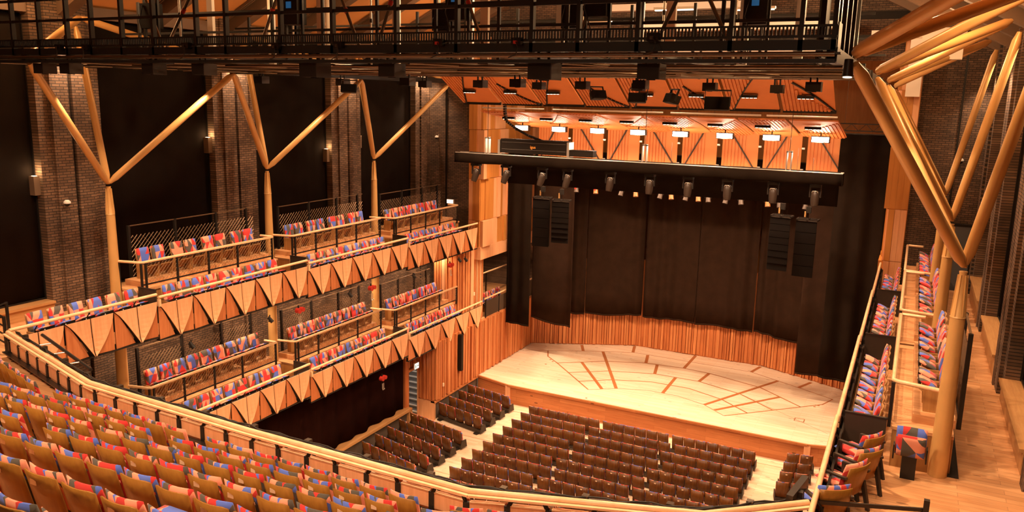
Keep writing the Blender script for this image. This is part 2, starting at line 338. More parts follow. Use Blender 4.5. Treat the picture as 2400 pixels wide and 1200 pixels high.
for side in ('left', 'right'):
    S = SIDES[side]; P = lambda h, y: (X(side, h), y)
    seq = [P(9.25, 31.05), P(9.25, 35.25)] if side == 'left' else [P(9.25, 35.25), P(9.25, 31.05)]
    mb = MB(); slats(mb, seq, .95, 3.85)
    seq2 = [P(9.22, 35.25), P(9.22, 41.8)] if side == 'left' else [P(9.22, 41.8), P(9.22, 35.25)]
    slats(mb, seq2, 1.0, 3.85)
    mb.box((X(side, 9.2), 31.0, .86), (X(side, 9.45), 35.3, .97), 1)
    if side == 'left':                                              # return of the slatted wall and the lobby beside the exit
        slats(mb, [(-20.2, 31.05), (-19.3, 31.05)], .95, 3.85)
    struct('wall_%s_stage' % side, mb, [M_slat, M_slat2], 'orange slatted timber wall along the %s side of the stage' % side, 'wall')
    struct('dado_%s' % side, MB().box((X(side, 9.3), 31.06, 0), (X(side, 9.6), 35.3, .86)), M_dado, 'grey dado below the slatted wall, %s side' % side, 'dado')
    # upper cladding of the stage side walls and the return that meets the brick
    mb = MB()
    z = 7.75; row = 0
    mb.box((X(side, 9.3), 35.4, 7.6), (X(side, 9.75), 46.4, 19), 0)
    while z < 17.5:
        hgt = (1.35, 2.1, 2.45, 2.2, 2.3)[row % 5]; y = 35.35
        while y < 46:
            w = rnd.choice((.45, .62, .9, .34)); d = rnd.choice((.02, .06, .12, .18))
            mb.box((X(side, 9.3), y+.006, z+.01), (X(side, 9.3-d), y+w-.006, z+hgt-.01), rnd.randrange(2)); y += w
        h = 9.3
        while h < 9.9:
            w = .22; mb.box((X(side, h+.004), 35.4, z+.01), (X(side, h+w-.004), 35.4-rnd.choice((.045, .07, .11)), z+hgt-.01), rnd.randrange(2)); h += w
        z += hgt; row += 1
    mb.box((X(side, 9.3), 35.38, 7.6), (X(side, 9.98), 36.1, 19), 0)
    mb.box((X(side, 9.2), 35.3, 7.1), (X(side, 9.6), 46, 7.75), 1)
    struct('cladding_%s' % side, mb, [M_clad, M_panel], 'stacked timber relief panels beside the stage, %s side' % side, 'wall cladding')
    # brick end wall
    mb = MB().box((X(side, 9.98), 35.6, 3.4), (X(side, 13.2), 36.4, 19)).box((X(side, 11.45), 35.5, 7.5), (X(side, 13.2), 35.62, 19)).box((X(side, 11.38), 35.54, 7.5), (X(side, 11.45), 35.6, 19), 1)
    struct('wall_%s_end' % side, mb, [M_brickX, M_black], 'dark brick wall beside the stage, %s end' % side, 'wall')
    # long wall: brick, piers on the column lines, dark channel down each pier
    mb = MB().box((X(side, 13.0), 2, 0), (X(side, 13.4), 36, 18.2), 0)
    for c in (9.3, 15.8, 22.3, 28.8, 35.3):
        mb.box((X(side, 12.45), c-1.02, 0), (X(side, 13.05), c-.06, 18), 0).box((X(side, 12.45), c+.06, 0), (X(side, 13.05), c+1.0, 18), 0)
        mb.box((X(side, 12.5), c-.06, 0), (X(side, 13.05), c+.06, 18), 1)
        mb.box((X(side, 12.36), c-.62, 0), (X(side, 12.46), c-.06, 18), 0).box((X(side, 12.36), c+.06, 0), (X(side, 12.46), c+.6, 18), 0)
    struct('wall_%s' % side, mb, [M_brickY, M_black], 'long brick wall with projecting piers, %s side' % side, 'wall')
    mb = MB()
    for a, b in zip((2, 10.3, 16.8, 23.3, 29.8), (8.28, 14.78, 21.28, 27.78, 34.28)):
        mb.box((X(side, 12.4), a, 8.0), (X(side, 13.0), b, 8.95), 0); mb.box((X(side, 12.33), a, 8.95), (X(side, 12.95), b, 9.02), 0)
    struct('trim_%s' % side, mb, M_ledge, 'oak sill boxing below the blinds, %s side' % side, 'sill')
    for k, (a, b) in enumerate(zip((2, 10.3, 16.8, 23.3, 29.8), (8.28, 14.78, 21.28, 27.78, 34.28))):
        if side == 'right' and k == 0: pass
        o = thing('roller_blind', 'tall black blackout blind on the %s wall, %s' % (side, ('behind the rear balcony', 'between the rear balcony and the gallery', 'behind the gallery bay nearest the rear balcony', 'behind the middle gallery bay', 'behind the gallery bay next to the stage')[k]), 'blind', (X(side, 12.8), (a+b)/2, 9.02), 0, 'blackout blinds on the side walls')
        mb = MB(); n = 24; w = b-a; f = lambda i: S*.012*math.sin(i*1.9+k)
        mb.shell(lambda u, v: (f(u*n), -w/2+u*w, .03+v*8.2), lambda u, v: (f(u*n)+S*.01, -w/2+u*w, .03+v*8.2), n, 1)
        obj('fabric', mb, M_blind, o)
        obj('bottom_bar', MB().box((-.03, -w/2, 0), (.03, w/2, .05)), M_black, o)
        obj('guide_rail', MB().box((-.05, -w/2-.03, 0), (.05, -w/2+.03, 8.2)), M_black, o); obj('guide_rail', MB().box((-.05, w/2-.03, 0), (.05, w/2+.03, 8.2)), M_black, o)
# ---- roof
mb = MB()
EV, RG = (13.2, 17.35), (0, 23.9)
def roofz(h): return EV[1]+(EV[0]-h)/EV[0]*(RG[1]-EV[1])
for S in (-1, 1):
    mb.prism([(XC+S*EV[0], 1, EV[1]), (XC, 1, RG[1]), (XC, 1, RG[1]+.3), (XC+S*EV[0], 1, EV[1]+.3)], (0, 45.6, 0), 0)
    for i in range(14):
        y = 2.8+i*3.25
        mb.bar((XC+S*13.1, y, EV[1]-.18), (XC, y, RG[1]-.18), .42, .5, 1)
        for dy in (-.32, -.42, .32, .42): mb.bar((XC+S*13.1, y+dy, EV[1]-.03), (XC, y+dy, RG[1]-.03), .05, .08, 1)
    for h in (12.6, 8.4, 4.2): mb.bar((XC+S*h, 1, roofz(h)-.2), (XC+S*h, 46, roofz(h)-.2), .22, .34, 1)
struct('ceiling', mb, [M_roof, M_beam], 'ochre pitched roof lining between brown rafters', 'ceiling')
mb = MB().prism([(XC-13.2, 36.1, 17), (XC+13.2, 36.1, 17), (XC, 36.1, 24)], (0, .3, 0), 0)
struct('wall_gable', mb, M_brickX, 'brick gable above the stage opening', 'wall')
mb = MB()
struct('wall_stage_ceiling', mb.box((-22, 36, 18.6), (2, 46.6, 18.9)), M_case, 'black ceiling over the stage', 'ceiling')
# ---- rear balcony
FR = [(-19.3, 11.45), (-14.5, 10.13), (-10.0, 9.92), (-5.5, 9.86), (-2.2, 10.9), (-.9, 12.0)]
def offs(pts, d, ext=6):
    """polyline moved towards the camera by d, ends extended"""
    n = len(pts); segs = []
    for (x0, y0), (x1, y1) in zip(pts, pts[1:]):
        L = math.hypot(x1-x0, y1-y0); t = ((x1-x0)/L, (y1-y0)/L); nn = (t[1], -t[0]); segs.append(((x0+nn[0]*d, y0+nn[1]*d), t))
    out = []
    a, t = segs[0]; out.append((a[0]-t[0]*ext, a[1]-t[1]*ext))
    for (a, t), (b, u) in zip(segs, segs[1:]):
        den = t[0]*u[1]-t[1]*u[0]; s = ((b[0]-a[0])*u[1]-(b[1]-a[1])*u[0])/den; out.append((a[0]+t[0]*s, a[1]+t[1]*s))
    a, t = segs[-1]; e = (pts[-1][0]+a[0]-pts[-2][0], pts[-1][1]+a[1]-pts[-2][1]); out.append((e[0]+t[0]*ext, e[1]+t[1]*ext))
    return out
ROWD0, ROWP, RISE, Z0 = 1.05, .94, .443, 8.75          # back-top distance behind the rail, row pitch, rise, first tread level
mb = MB()
for k in range(-1, 8):
    a = offs(FR, (0.02 if k < 0 else ROWD0+.38+ROWP*(k-1)), 0); b = offs(FR, (ROWD0+.38+ROWP*k if k < 7 else 12), 0); z = Z0+RISE*max(k, 0)
    if k < 0: z = Z0; b = offs(FR, ROWD0+.38-ROWP, 0)
    for i in range(len(a)-1):
        q = [(*a[i], z-.5), (*a[i+1], z-.5), (*b[i+1], z-.5), (*b[i], z-.5)]
        q = [(max(-22.4, min(2.3, p[0])), p[1], p[2]) for p in q]
        mb.prism(q, (0, 0, .5), 0)
mb.box((-22.4, 1, 8.2), (-18.2, 9.2, 8.6), 0)
struct('balcony_floor', mb, M_floorY, 'stepped oak floor under the rear balcony seats', 'floor')
# ---- side galleries: slabs, steps, lower walls
for side in ('left', 'right'):
    for lev, RR in (('upper', RU), ('lower', RL)):
        if side == 'right' and lev == 'lower': continue
        mb = MB()
        for k in range(4):
            if lev == 'lower' and k == 0: continue
            y0, y1, r = YB[k], YB[k+1], RR[k]
            mb.box((X(side, 9.3), y0, r-1.16), (X(side, 12.45 if lev == 'upper' else 13), y1, r+FZ), 0)
            if k:                                                   # platform, plinth
                mb.box((X(side, 10.2), y0+.12, r+FZ), (X(side, 11.2), y0+5.95, r+PZ-.06), 3); mb.box((X(side, 10.17), y0+.1, r+PZ-.06), (X(side, 11.2), y0+6.0, r+PZ), 0)
                mb.box((X(side, 10.5), y0+.5, r+PZ), (X(side, 11.22), y0+5.9, r+LZ), 0)
                mb.box((X(side, 11.0), y0, r+FZ), (X(side, 11.35), y1, r+FZ+.12), 2)
            mb.box((X(side, 9.42), y0, r-1.22), (X(side, 12.4), y1, r-1.16), 1)
            mb.box((X(side, 10.5), y0, r-1.36), (X(side, 10.62), y1, r-1.2), 1)
        if lev == 'upper': mb.box((X(side, 9.3), 2, 7.9), (X(side, 12.45), YB[0]+.02, 8.6), 0)
        struct('gallery_floor', mb, [M_floorY, M_soffit, M_black, M_side], '%s %s gallery floor with raised back platforms' % (lev, side), 'gallery floor')
# lower-left wall: ledge, grey base, lobby with steps, slatted enclosure at the gallery end
mb = MB().box((-20.3, 12, 0), (-20.0, 29.85, .78), 0).box((-20.45, 12, .78), (-19.85, 29.95, .9), 1).box((-20.1, 29.7, 0), (-19.85, 29.95, .8), 1)
struct('trim_2', mb, [M_dado, M_ledge], 'oak ledge on a grey wall below the dark curtain', 'ledge')
mb = MB().box((-20.5, 29.75, .8), (-20.1, 30.05, 3.7), 0).box((-20.75, 29.6, 2.55), (-20.3, 31.1, 3.75), 0).box((-20.9, 29.7, 2.45), (-20.25, 31.1, 2.56), 1)
slats(mb, [(-20.3, 29.75), (-20.3, 31.05)], 2.6, 3.75)
mb.box((-20.25, 31.0, 0), (-19.3, 31.12, .95), 1).box((-20.27, 30.98, 0), (-20.2, 31.2, 3.7), 1)
struct('door_1', mb, [M_slat, M_panel], 'timber lined doorway to the side stairs', 'doorway')
mb = MB()
for i in range(11): y = 31.15+i*.27; mb.box((-22.2, y, 0), (-20.3, y+.29, .18*(i+1)), 0); mb.box((-22.2, y-.004, .18*(i+1)-.05), (-20.3, y+.06, .18*(i+1)+.004), 1)
mb.box((-20.28, 31.2, 0), (-20.22, 34.3, 3.7), 0).box((-22.4, 30.0, -.05), (-22.3, 34.3, 3.7), 0).box((-22.4, 34.2, 0), (-20.2, 34.3, 3.7), 0)
struct('stairs', mb, [M_grey, M_white], 'dark steps with pale nosings seen through the doorway', 'stairs')
mb = MB(); slats(mb, [(-21.3, 34.2), (-20.6, 34.35), (-20.0, 34.75), (-19.62, 35.3)], 3.9, 7.85); slats(mb, [(-19.62, 35.3), (-19.5, 36.0)], 3.9, 7.7)
struct('wall_enclosure', mb, [M_slat2, M_panel], 'curved slatted timber enclosure at the end of the lower left gallery', 'wall')
mb = MB().box((-22.9, 35.3, 3.4), (-19.35, 42, 3.9), 0).box((-22.5, 36.2, 3.9), (-20.6, 42, 4.3), 0).box((-23.0, 35.9, 3.9), (-22.8, 44, 8), 1).box((-22.9, 41.9, 3.9), (-19.35, 42.1, 7.7), 1)
struct('choir_floor', mb, [M_floorY, M_brickY], 'side balcony floor beyond the lower left gallery', 'floor')
# ================================================================== SEATS
def lerp(a, b, t): return a+(b-a)*t
def curved(w, z0, z1, y0, rec, bulge, th, top_round=0, corner=0):
    """a slab curved in plan: x across, reclined backwards by rec, bulging back by bulge; front and back grids"""
    def P(u, v, off):
        x = (u-.5)*w; e = 1-(2*u-1)**2; z = lerp(z0, z1, v)
        if corner: z -= corner*max(0, abs(2*u-1)-.8)/.2*v*v
        return (x, y0-rec*(z-z0)-bulge*e+off, z)
    return (lambda u, v: P(u, v, th)), (lambda u, v: P(u, v, 0))
def cushion(mb, w, z0, z1, y0, rec, bulge, th, nu=6, nv=5, mi=0):
    """upholstered slab with rounded rim"""
    def P(u, v, side):
        x = (u-.5)*w; e = 1-(2*u-1)**2; z = lerp(z0, z1, v)
        r = min(1, 5*min(u, 1-u)+.35)*min(1, 5*min(v, 1-v)+.35)
        return (x, y0-rec*(z-z0)-bulge*e+th*(.5+side*.5*r), z)
    mb.shell(lambda u, v: P(u, v, 1), lambda u, v: P(u, v, -1), nu, nv, mi)
PARTS = {}
def part(key, build, mats):
    if key not in PARTS: mb = MB(); build(mb); PARTS[key] = mb.mesh(key.split(':')[1], mats)
    return PARTS[key]
# --- rear balcony seat: seen from behind; faces +Y
def rear_shell(mb):
    f, b = curved(.455, .20, .868, -.012, .22, .045, .016, 0, .02); mb.shell(f, b, 8, 3)
def rear_cush(mb): cushion(mb, .468, .30, .892, .004, .22, .045, .066, 8, 6)
def rear_pan(mb):
    f = lambda s: (lambda u, v: ((u-.5)*.44*(1-.06*v), .10+v*.36, .43+.05*v+(s*.05)*(min(1, 4*min(u, 1-u)+.4))*(min(1, 4*min(v, 1-v)+.4))))
    mb.shell(f(1), f(-1), 5, 4)
def rear_tip(mb):
    f = lambda s: (lambda u, v: ((u-.5)*.41, .085-.17*v+s*.03*(min(1, 4*min(u, 1-u)+.4)), .36+.36*v)); mb.shell(f(1), f(-1), 5, 4)
def rear_base(mb): mb.box((-.035, -.05, 0), (.035, .18, .42)); mb.box((-.2, -.02, .34), (.2, .12, .39))
def rear_plate(mb):
    z, x = .775, -.05; e = 1-(2*x/.455)**2; y = -.012-.22*(z-.20)-.045*e
    mb.bar((x-.042, y-.004, z), (x+.042, y-.004+.002, z), .006, .055)
def rear_seat(x, y, z, rz, label, plate, pan):
    t = thing('balcony_chair', label, 'seat', (x, y, z), rz, 'seats of the rear balcony')
    link('back_shell', part('r:back_shell', rear_shell, [M_seatw]), t); link('back_cushion', part('r:back_cushion', rear_cush, [M_patchN]), t)
    link('seat_cushion', part('r:seat_cushion', rear_pan, [M_patchN]) if pan else part('rt:seat_cushion', rear_tip, [M_patchN]), t); link('pedestal', part('r:pedestal', rear_base, [M_black]), t)
    if plate: link('number_plate', part('r:number_plate', rear_plate, [M_plate]), t)
    return t
def frame_at(line, s):
    """point and heading at distance s along a polyline"""
    for (x0, y0), (x1, y1) in zip(line, line[1:]):
        L = math.hypot(x1-x0, y1-y0)
        if s <= L: return x0+(x1-x0)*s/L, y0+(y1-y0)*s/L, math.atan2(y1-y0, x1-x0)
        s -= L
    return None
PH = [-11.226, -9.95, -8.683, -7.341, -6.165, -5.137, -5.553, -5.3]      # x of one seat centre per row
ROWN = ['front row', 'second row', 'third row', 'fourth row', 'fifth row', 'sixth row', 'seventh row', 'eighth row']
for k in range(8):
    line = offs(FR, ROWD0+ROWP*k, 0); z = Z0+RISE*k; p = .525
    seats = []
    for (x0, y0), (x1, y1) in zip(line, line[1:]):
        L = math.hypot(x1-x0, y1-y0); a = math.atan2(y1-y0, x1-x0)
        if x0 <= PH[k] <= x1: s = (L*(PH[k]-x0)/(x1-x0)-.30) % p+.30
        elif x1 < PH[k]: s = (L-.32-.02) % p+.02 if L > 1 else L
        else: s = .32
        while s < L-.24:
            x, y = x0+(x1-x0)*s/L, y0+(y1-y0)*s/L
            ox, oy = x-math.sin(a)*.16, y+math.cos(a)*.16               # the line marks the top of the backrest
            if any(inview((x+dx, y, z+dz), 50) for dx in (-.25, .25) for dz in (.5, .9)): seats.append((ox, oy, a))
            s += p
    for j, (x, y, a) in enumerate(seats):
        rear_seat(x, y, z, a, 'brown patchwork seat in the rear balcony %s, %s from left' % (ROWN[k], ORD[j]), rnd.random() < (.1 if k == 0 else .55), rnd.random() < .08)
# --- gallery seat: faces +Y, seen from the front
def gal_back(mb): cushion(mb, .435, .42, .92, -.0, .16, .03, .085, 6, 5)
def gal_shell(mb):
    f, b = curved(.425, .30, .90, -.018, .16, .03, .016); mb.shell(f, b, 5, 2)
def gal_pan(mb):
    f = lambda s: (lambda u, v: ((u-.5)*.41, .09+v*.32, .44+.14*v+s*.045*(min(1, 4*min(u, 1-u)+.4))*(min(1, 4*min(v, 1-v)+.4))))
    mb.shell(f(1), f(-1), 5, 4)
def gal_front(mb): mb.bar((-.20, .40, .53), (.20, .40, .53), .05, .10)
def gal_under(mb):
    f = lambda s: (lambda u, v: ((u-.5)*.36, lerp(.10, .40, v**1.6)+s*.012, lerp(.10, .42, v)-s*.005)); mb.shell(f(1), f(-1), 2, 5)
def gal_dot(mb): mb.cyl((.1, .424, .53), (.1, .432, .53), .018, n=8)
def gal_side(sx): return lambda mb: mb.prism([(sx*.248-.014, -.02, 0), (sx*.248-.014, .30, 0), (sx*.248-.014, .34, .46), (sx*.248-.014, -.03, .46)], (.028, 0, 0))
def gallery_seat(x, y, z, rz, label, group):
    t = thing('gallery_chair', label, 'seat', (x, y, z), rz, group)
    link('backrest', part('g:backrest', gal_back, [M_patchG]), t); link('back_shell', part('g:back_shell', gal_shell, [M_side]), t)
    link('seat_cushion', part('g:seat_cushion', gal_pan, [M_patchG]), t); link('seat_front', part('g:seat_front', gal_front, [M_black]), t)
    link('under_panel', part('g:under_panel', gal_under, [M_side]), t); link('number_disc', part('g:number_disc', gal_dot, [M_white]), t)
    link('side_panel', part('g:side_panel', gal_side(-1), [M_side]), t); link('side_panel', part('gb:side_panel', gal_side(1), [M_side]), t)
    return t
BAYN = ['beside the rear balcony', 'in the bay nearest the rear balcony', 'in the middle bay', 'in the bay next to the stage']
BAYS = ['end beside rear balcony', 'bay nearest rear balcony', 'middle bay', 'bay next to the stage']
for side in ('left', 'right'):
    rz = -math.pi/2 if side == 'left' else math.pi/2; S = SIDES[side]
    for lev, RR in (('upper', RU), ('lower', RL)):
        if side == 'right' and lev == 'lower': continue
        for k in range(4):
            if lev == 'lower' and k == 0: continue
            r = RR[k]
            if k == 0: front = [12.55+.575*i for i in range(6)] if side == 'left' else [13.95+.66*i for i in range(0)]
            else: front = [YB[k]+.95+.556*i for i in range(9 if k < 3 else 8)]
            back = []
            if k in (1, 2) and lev == 'upper': back = [YB[k]+1.0+(i//2)*1.28+(i % 2)*.55 for i in range(8)]
            elif k: back = [YB[k]+(1.0 if k < 3 else .95)+.56*i for i in range(8 if lev == 'upper' else 9)]
            if k == 3 and lev == 'lower': back = back[:8]
            for rowname, ys, h, z in (('front', front, 9.86, r+FZ), ('back', back, 10.96, r+LZ)):
                n = 0
                for y in ys:
                    if not inview((X(side, h), y, z+.7), 40): continue
                    a = rz+(S*.0 if k else -S*.12)+rnd.uniform(-.03, .03)
                    gallery_seat(X(side, h), y, z, a, 'patchwork seat, %s %s gallery %s row, %s, %s from rear' % (lev, side, rowname, BAYS[k], ORD[n]), '%s row seats of the %s %s gallery' % (rowname, lev, side)); n += 1
n = 0
for y, x, z in [(36.75+.58*i, -20.15, 3.9) for i in range(5)]+[(37.9+.58*i, -21.6, 4.75) for i in range(3)]:
    gallery_seat(x, y, z, -math.pi/2, 'patchwork seat on the balcony left of the stage, %s' % ('front row, %s from the slatted enclosure' % ORD[n] if n < 5 else 'upper row, %s from its rail end' % ORD[n-5]), 'seats beside the stage'); n += 1
# --- stalls seat: seen from behind, faces +Y (the stage)
def st_shell(mb):
    f, b = curved(.486, .24, .885, -.014, .14, .035, .016); mb.shell(f, b, 6, 2)
def st_cush(mb): cushion(mb, .492, .34, .884, .002, .14, .035, .045, 6, 5)
def st_pan(mb):
    f = lambda s: (lambda u, v: ((u-.5)*.43, .085-.04*v+s*.03*(min(1, 4*min(u, 1-u)+.4)), .40+.36*v)); mb.shell(f(1), f(-1), 4, 3)
def st_plate(mb): mb.bar((-.035, -.144, .80), (.035, -.142, .80), .006, .042)
def st_base(mb): mb.box((-.03, -.02, .16), (.03, .16, .42)); mb.box((-.2, .04, .30), (.2, .10, .36))
def stalls_seat(x, y, z, rz, label, plate, group):
    t = thing('stalls_chair', label, 'seat', (x, y, z), rz, group)
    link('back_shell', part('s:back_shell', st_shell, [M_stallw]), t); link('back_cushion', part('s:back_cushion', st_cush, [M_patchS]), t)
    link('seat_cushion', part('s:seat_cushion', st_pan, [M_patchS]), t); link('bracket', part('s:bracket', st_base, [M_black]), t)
    if plate: link('number_plate', part('s:number_plate', st_plate, [M_plate]), t)
def wagon(x0, y0, x1, y1, label, group):
    L = math.hypot(x1-x0, y1-y0); a = math.atan2(y1-y0, x1-x0)
    t = thing('seat_wagon', label, 'seat base', ((x0+x1)/2, (y0+y1)/2, 0), a, group)
    obj('beam', MB().box((-L/2, -.09, .07), (L/2, .06, .2)), M_kick, t)
    n = max(2, round(L/2.5)+1)
    for i in range(n):
        u = -L/2+.2+i*(L-.4)/(n-1)
        obj('foot', MB().box((u-.1, -.24, 0), (u+.1, .42, .07)), M_black, t)
    for sx in (-1, 1):
        obj('end_panel', MB().prism([(sx*L/2-.02, -.12, .08), (sx*L/2-.02, .3, .08), (sx*L/2-.02, .24, .42), (sx*L/2-.02, -.02, .42)], (.04, 0, 0)), M_kick, t)
STROW = ['the row nearest the stage', 'the second row from the stage', 'the third row from the stage', 'the fourth row from the stage', 'the fifth row from the stage', 'the sixth row from the stage', 'the seventh row from the stage', 'the eighth row from the stage', 'the ninth row from the stage', 'the tenth row from the stage']
for r in range(10):
    y = 32.93-.917*r; odd = r % 2
    p, g = (.538, .16) if odd else (.512, .15); cnt = (6, 7, 6) if odd else (7, 6, 7)
    x = -15.24; xs = []
    for blk, c in enumerate(cnt):
        for i in range(c): xs.append(x+p/2); x += p
        x += g
    vis = [q for q in xs if inview((q, y, .8), 30)]
    for j, q in enumerate(vis):
        stalls_seat(q, y+.085, 0, 0, 'brown stalls seat, centre block, %s, %s from left' % (STROW[r].replace('the ', '', 1), ORD[j]), r >= 4 and rnd.random() < .5 or (r == 3 and rnd.random() < .1), 'centre block stalls seats')
    wagon(-15.24, y+.1, -4.7, y+.1, 'dark rail base under %s of the centre block' % STROW[r].replace('the row', 'the seat row'), 'rail bases of the stalls rows')
for side in ('left', 'right'):
    for blk, cnt, rows, A, B, dA, dB in (('front', 5, 4, (-19.23, 34.05), (-16.55, 33.5), .94, .97), ('rear', 6, 5, (-19.7, 29.49), (-16.5, 28.71), .91, .92)):
        for j in range(rows):
            a = (A[0], A[1]-dA*j); b = (B[0], B[1]-dB*j)
            if side == 'right': a, b = (mx(b[0]), b[1]), (mx(a[0]), a[1])
            ang = math.atan2(b[1]-a[1], b[0]-a[0]); k = 0; ks = []
            for i in range(cnt):
                t = (i+.5)/cnt; x, y = lerp(a[0], b[0], t), lerp(a[1], b[1], t)
                if side == 'right' and i > 1: continue
                if not inview((x, y, .7), 10): continue
                stalls_seat(x-math.sin(ang)*.085, y+math.cos(ang)*.085, 0, ang, 'brown stalls seat, %s wall %s block, %s row from stage, %s from left' % (side, blk, ORD[j], ORD[i]), rnd.random() < .12, '%s side block stalls seats' % side); ks.append(i)
            if ks:
                e = a if side == 'left' else a; f = b if side == 'left' else (lerp(a[0], b[0], .4), lerp(a[1], b[1], .4))
                wagon(e[0], e[1]+.1, f[0], f[1]+.1, 'dark rail base under the %s row of the %s block, %s side' % (ORD[j], blk, side), 'rail bases of the stalls rows')
# --- loose armchairs and the single tip-up seat at the near right corner
def armchair(x, y, z, rz, label):
    t = thing('armchair', label, 'chair', (x, y, z), rz, 'loose armchairs beside the rear balcony')
    mb = MB(); f, b = curved(.52, .30, .86, -.04, .24, .05, .02); mb.shell(f, b, 8, 3); obj('back_shell', mb, M_seatw, t)
    mb = MB(); cushion(mb, .53, .40, .90, -.02, .24, .05, .085, 8, 5); obj('back_cushion', mb, M_patchN, t)
    mb = MB(); g = lambda s: (lambda u, v: ((u-.5)*.48, .05+v*.44, .43+.03*v+s*.045*(min(1, 4*min(u, 1-u)+.4))*(min(1, 4*min(v, 1-v)+.4)))); mb.shell(g(1), g(-1), 5, 4); obj('seat_cushion', mb, M_patchN, t)
    for sx in (-1, 1):
        obj('arm', MB().prism([(sx*.29-.03, -.14, .66), (sx*.29-.03, .36, .63), (sx*.29-.03, .36, .665), (sx*.29-.03, -.14, .70)], (.06, 0, 0)), M_kick, t)
        obj('leg', MB().prism([(sx*.29-.025, .28, 0), (sx*.29-.025, .33, 0), (sx*.29-.025, .37, .64), (sx*.29-.025, .30, .64)], (.05, 0, 0)), M_kick, t)
        obj('leg', MB().prism([(sx*.26-.025, -.24, 0), (sx*.26-.025, -.18, 0), (sx*.26-.025, -.02, .5), (sx*.26-.025, -.10, .5)], (.05, 0, 0)), M_kick, t)
    obj('seat_rail', MB().box((-.27, -.05, .34), (.27, .34, .39)), M_kick, t)
    return t
armchair(-.25, 15.02, 8.6, .95, 'patchwork armchair next to the dark divider board, furthest of the loose armchairs')
armchair(-.27, 14.33, 8.6, .86, 'patchwork armchair second from the dark divider board')
armchair(-.42, 13.62, 8.6, 1.0, 'patchwork armchair third from the dark divider board')
armchair(-.64, 12.60, 8.6, .58, 'patchwork armchair behind the black barrier, closest to the camera')
t = thing('tip_up_chair', 'single tipped-up patchwork seat on a black pedestal beside the column', 'seat', (.46, 15.5, 8.6), math.pi)
mb = MB(); cushion(mb, .50, .42, .92, 0, .14, .03, .09, 8, 5); obj('back_cushion', mb, M_patchB, t)
mb = MB(); cushion(mb, .46, .44, .84, .12, -.06, .0, .09, 8, 5); obj('seat_cushion', mb, M_patchB, t)
obj('pedestal', MB().box((-.12, -.02, 0), (.12, .17, .46)), M_black, t)
obj('side_plate', MB().box((-.28, .0, .36), (-.255, .18, .62)), M_black, t); obj('side_plate', MB().box((.255, .0, .36), (.28, .18, .62)), M_black, t)
# ================================================================== GALLERY FRONTS, RAILS, SCREENS
def gallery_front(side, lev, k, y0, y1, r, label):
    S = SIDES[side]; n = max(3, round((y1-y0)/1.3)); w = (y1-y0)/n; x = X(side, 9.25); inn = -S      # inn: direction towards the hall
    t = thing('gallery_parapet', label, 'balcony front', (x, y0, r), 0)
    zt, zb = -.25, -1.3; P = lambda d, y, z: (inn*d, y, z)
    mb = MB(); mb.tube([P(.02, .03, -.03), P(.02, y1-y0-.04, -.03)], .045, 10); mb.box(P(-.02, .01, -.09), P(.07, .08, -.3)); obj('handrail', mb, M_rail, t)
    obj('back_board', MB().box(P(-.10, 0, zb+.02), P(-.06, y1-y0, zt-.03)), M_black, t)
    obj('bottom_lip', MB().box(P(-.12, 0, zb-.04), P(.02, y1-y0, zb)), M_black, t)
    for i in range(n):
        a = i*w; tl, tm, tr = a+.03, a+w/2, a+w-.03; g = .018
        for s in (0, 1):
            e, m = (tl, tm-g) if s == 0 else (tr, tm+g); ex = .78 if s == 0 else 1.7
            # folded flap: top edge from e to m, tip at the foot of the middle joint, outer edge bowed; it stands off towards the tip
            N = 8; f, b = [], []
            for j in range(N+1):
                v = j/N; z = lerp(zt, zb+.02, v); yo = lerp(e, m, v**ex); off = .03+.13*v**1.6
                f += [P(off*.55+.03, m, z), P(off, yo, z)]; b += [P(off*.55+.005, m, z), P(off-.022, yo, z)]
            mb = MB(); vs = f+b; K = len(f); fs = []
            for j in range(N):
                q = 2*j; fs += [(q, q+1, q+3, q+2), (K+q, K+q+2, K+q+3, K+q+1), (q+1, K+q+1, K+q+3, q+3), (q, q+2, K+q+2, K+q)]
            fs.append((0, K, K+1, 1)); mb.add(vs, fs, 0, False); obj('folded_panel', mb, M_panel, t)
            mb = MB(); ed = [f[2*q+1] for q in range(N+1)]; K = len(ed)                        # black strip, stands in for the shade behind the free edge
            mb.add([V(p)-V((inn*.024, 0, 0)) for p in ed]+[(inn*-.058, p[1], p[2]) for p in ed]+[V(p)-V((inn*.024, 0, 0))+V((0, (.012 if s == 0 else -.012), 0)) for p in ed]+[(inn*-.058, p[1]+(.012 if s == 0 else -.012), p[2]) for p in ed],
                   [(q, q+1, K+q+1, K+q) for q in range(N)]+[(2*K+q, 3*K+q, 3*K+q+1, 2*K+q+1) for q in range(N)]+[(q, 2*K+q, 2*K+q+1, q+1) for q in range(N)]); obj('shade_strip', mb, M_black, t)
            # flat board behind, reaching from the outer joint to the tip
            lo = [(e, zt-.02)]+[(lerp(e, m, (q/8)**ex)-(1 if s == 0 else -1)*(.01+.06*q/8), lerp(zt, zb+.02, q/8)) for q in range(1, 9)]+[(e, zb)]
            lo = [P(-.03, yy, zz) for yy, zz in lo]
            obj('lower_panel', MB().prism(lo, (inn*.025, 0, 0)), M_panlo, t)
        mb = MB(); mb.tube([P(-.08, a+w*.5, zt-.15), P(-.08, a+w*.5, zt+.05), P(.01, a+w*.5+.02, -.07)], .016, 6); obj('bracket', mb, M_black, t)
    return t
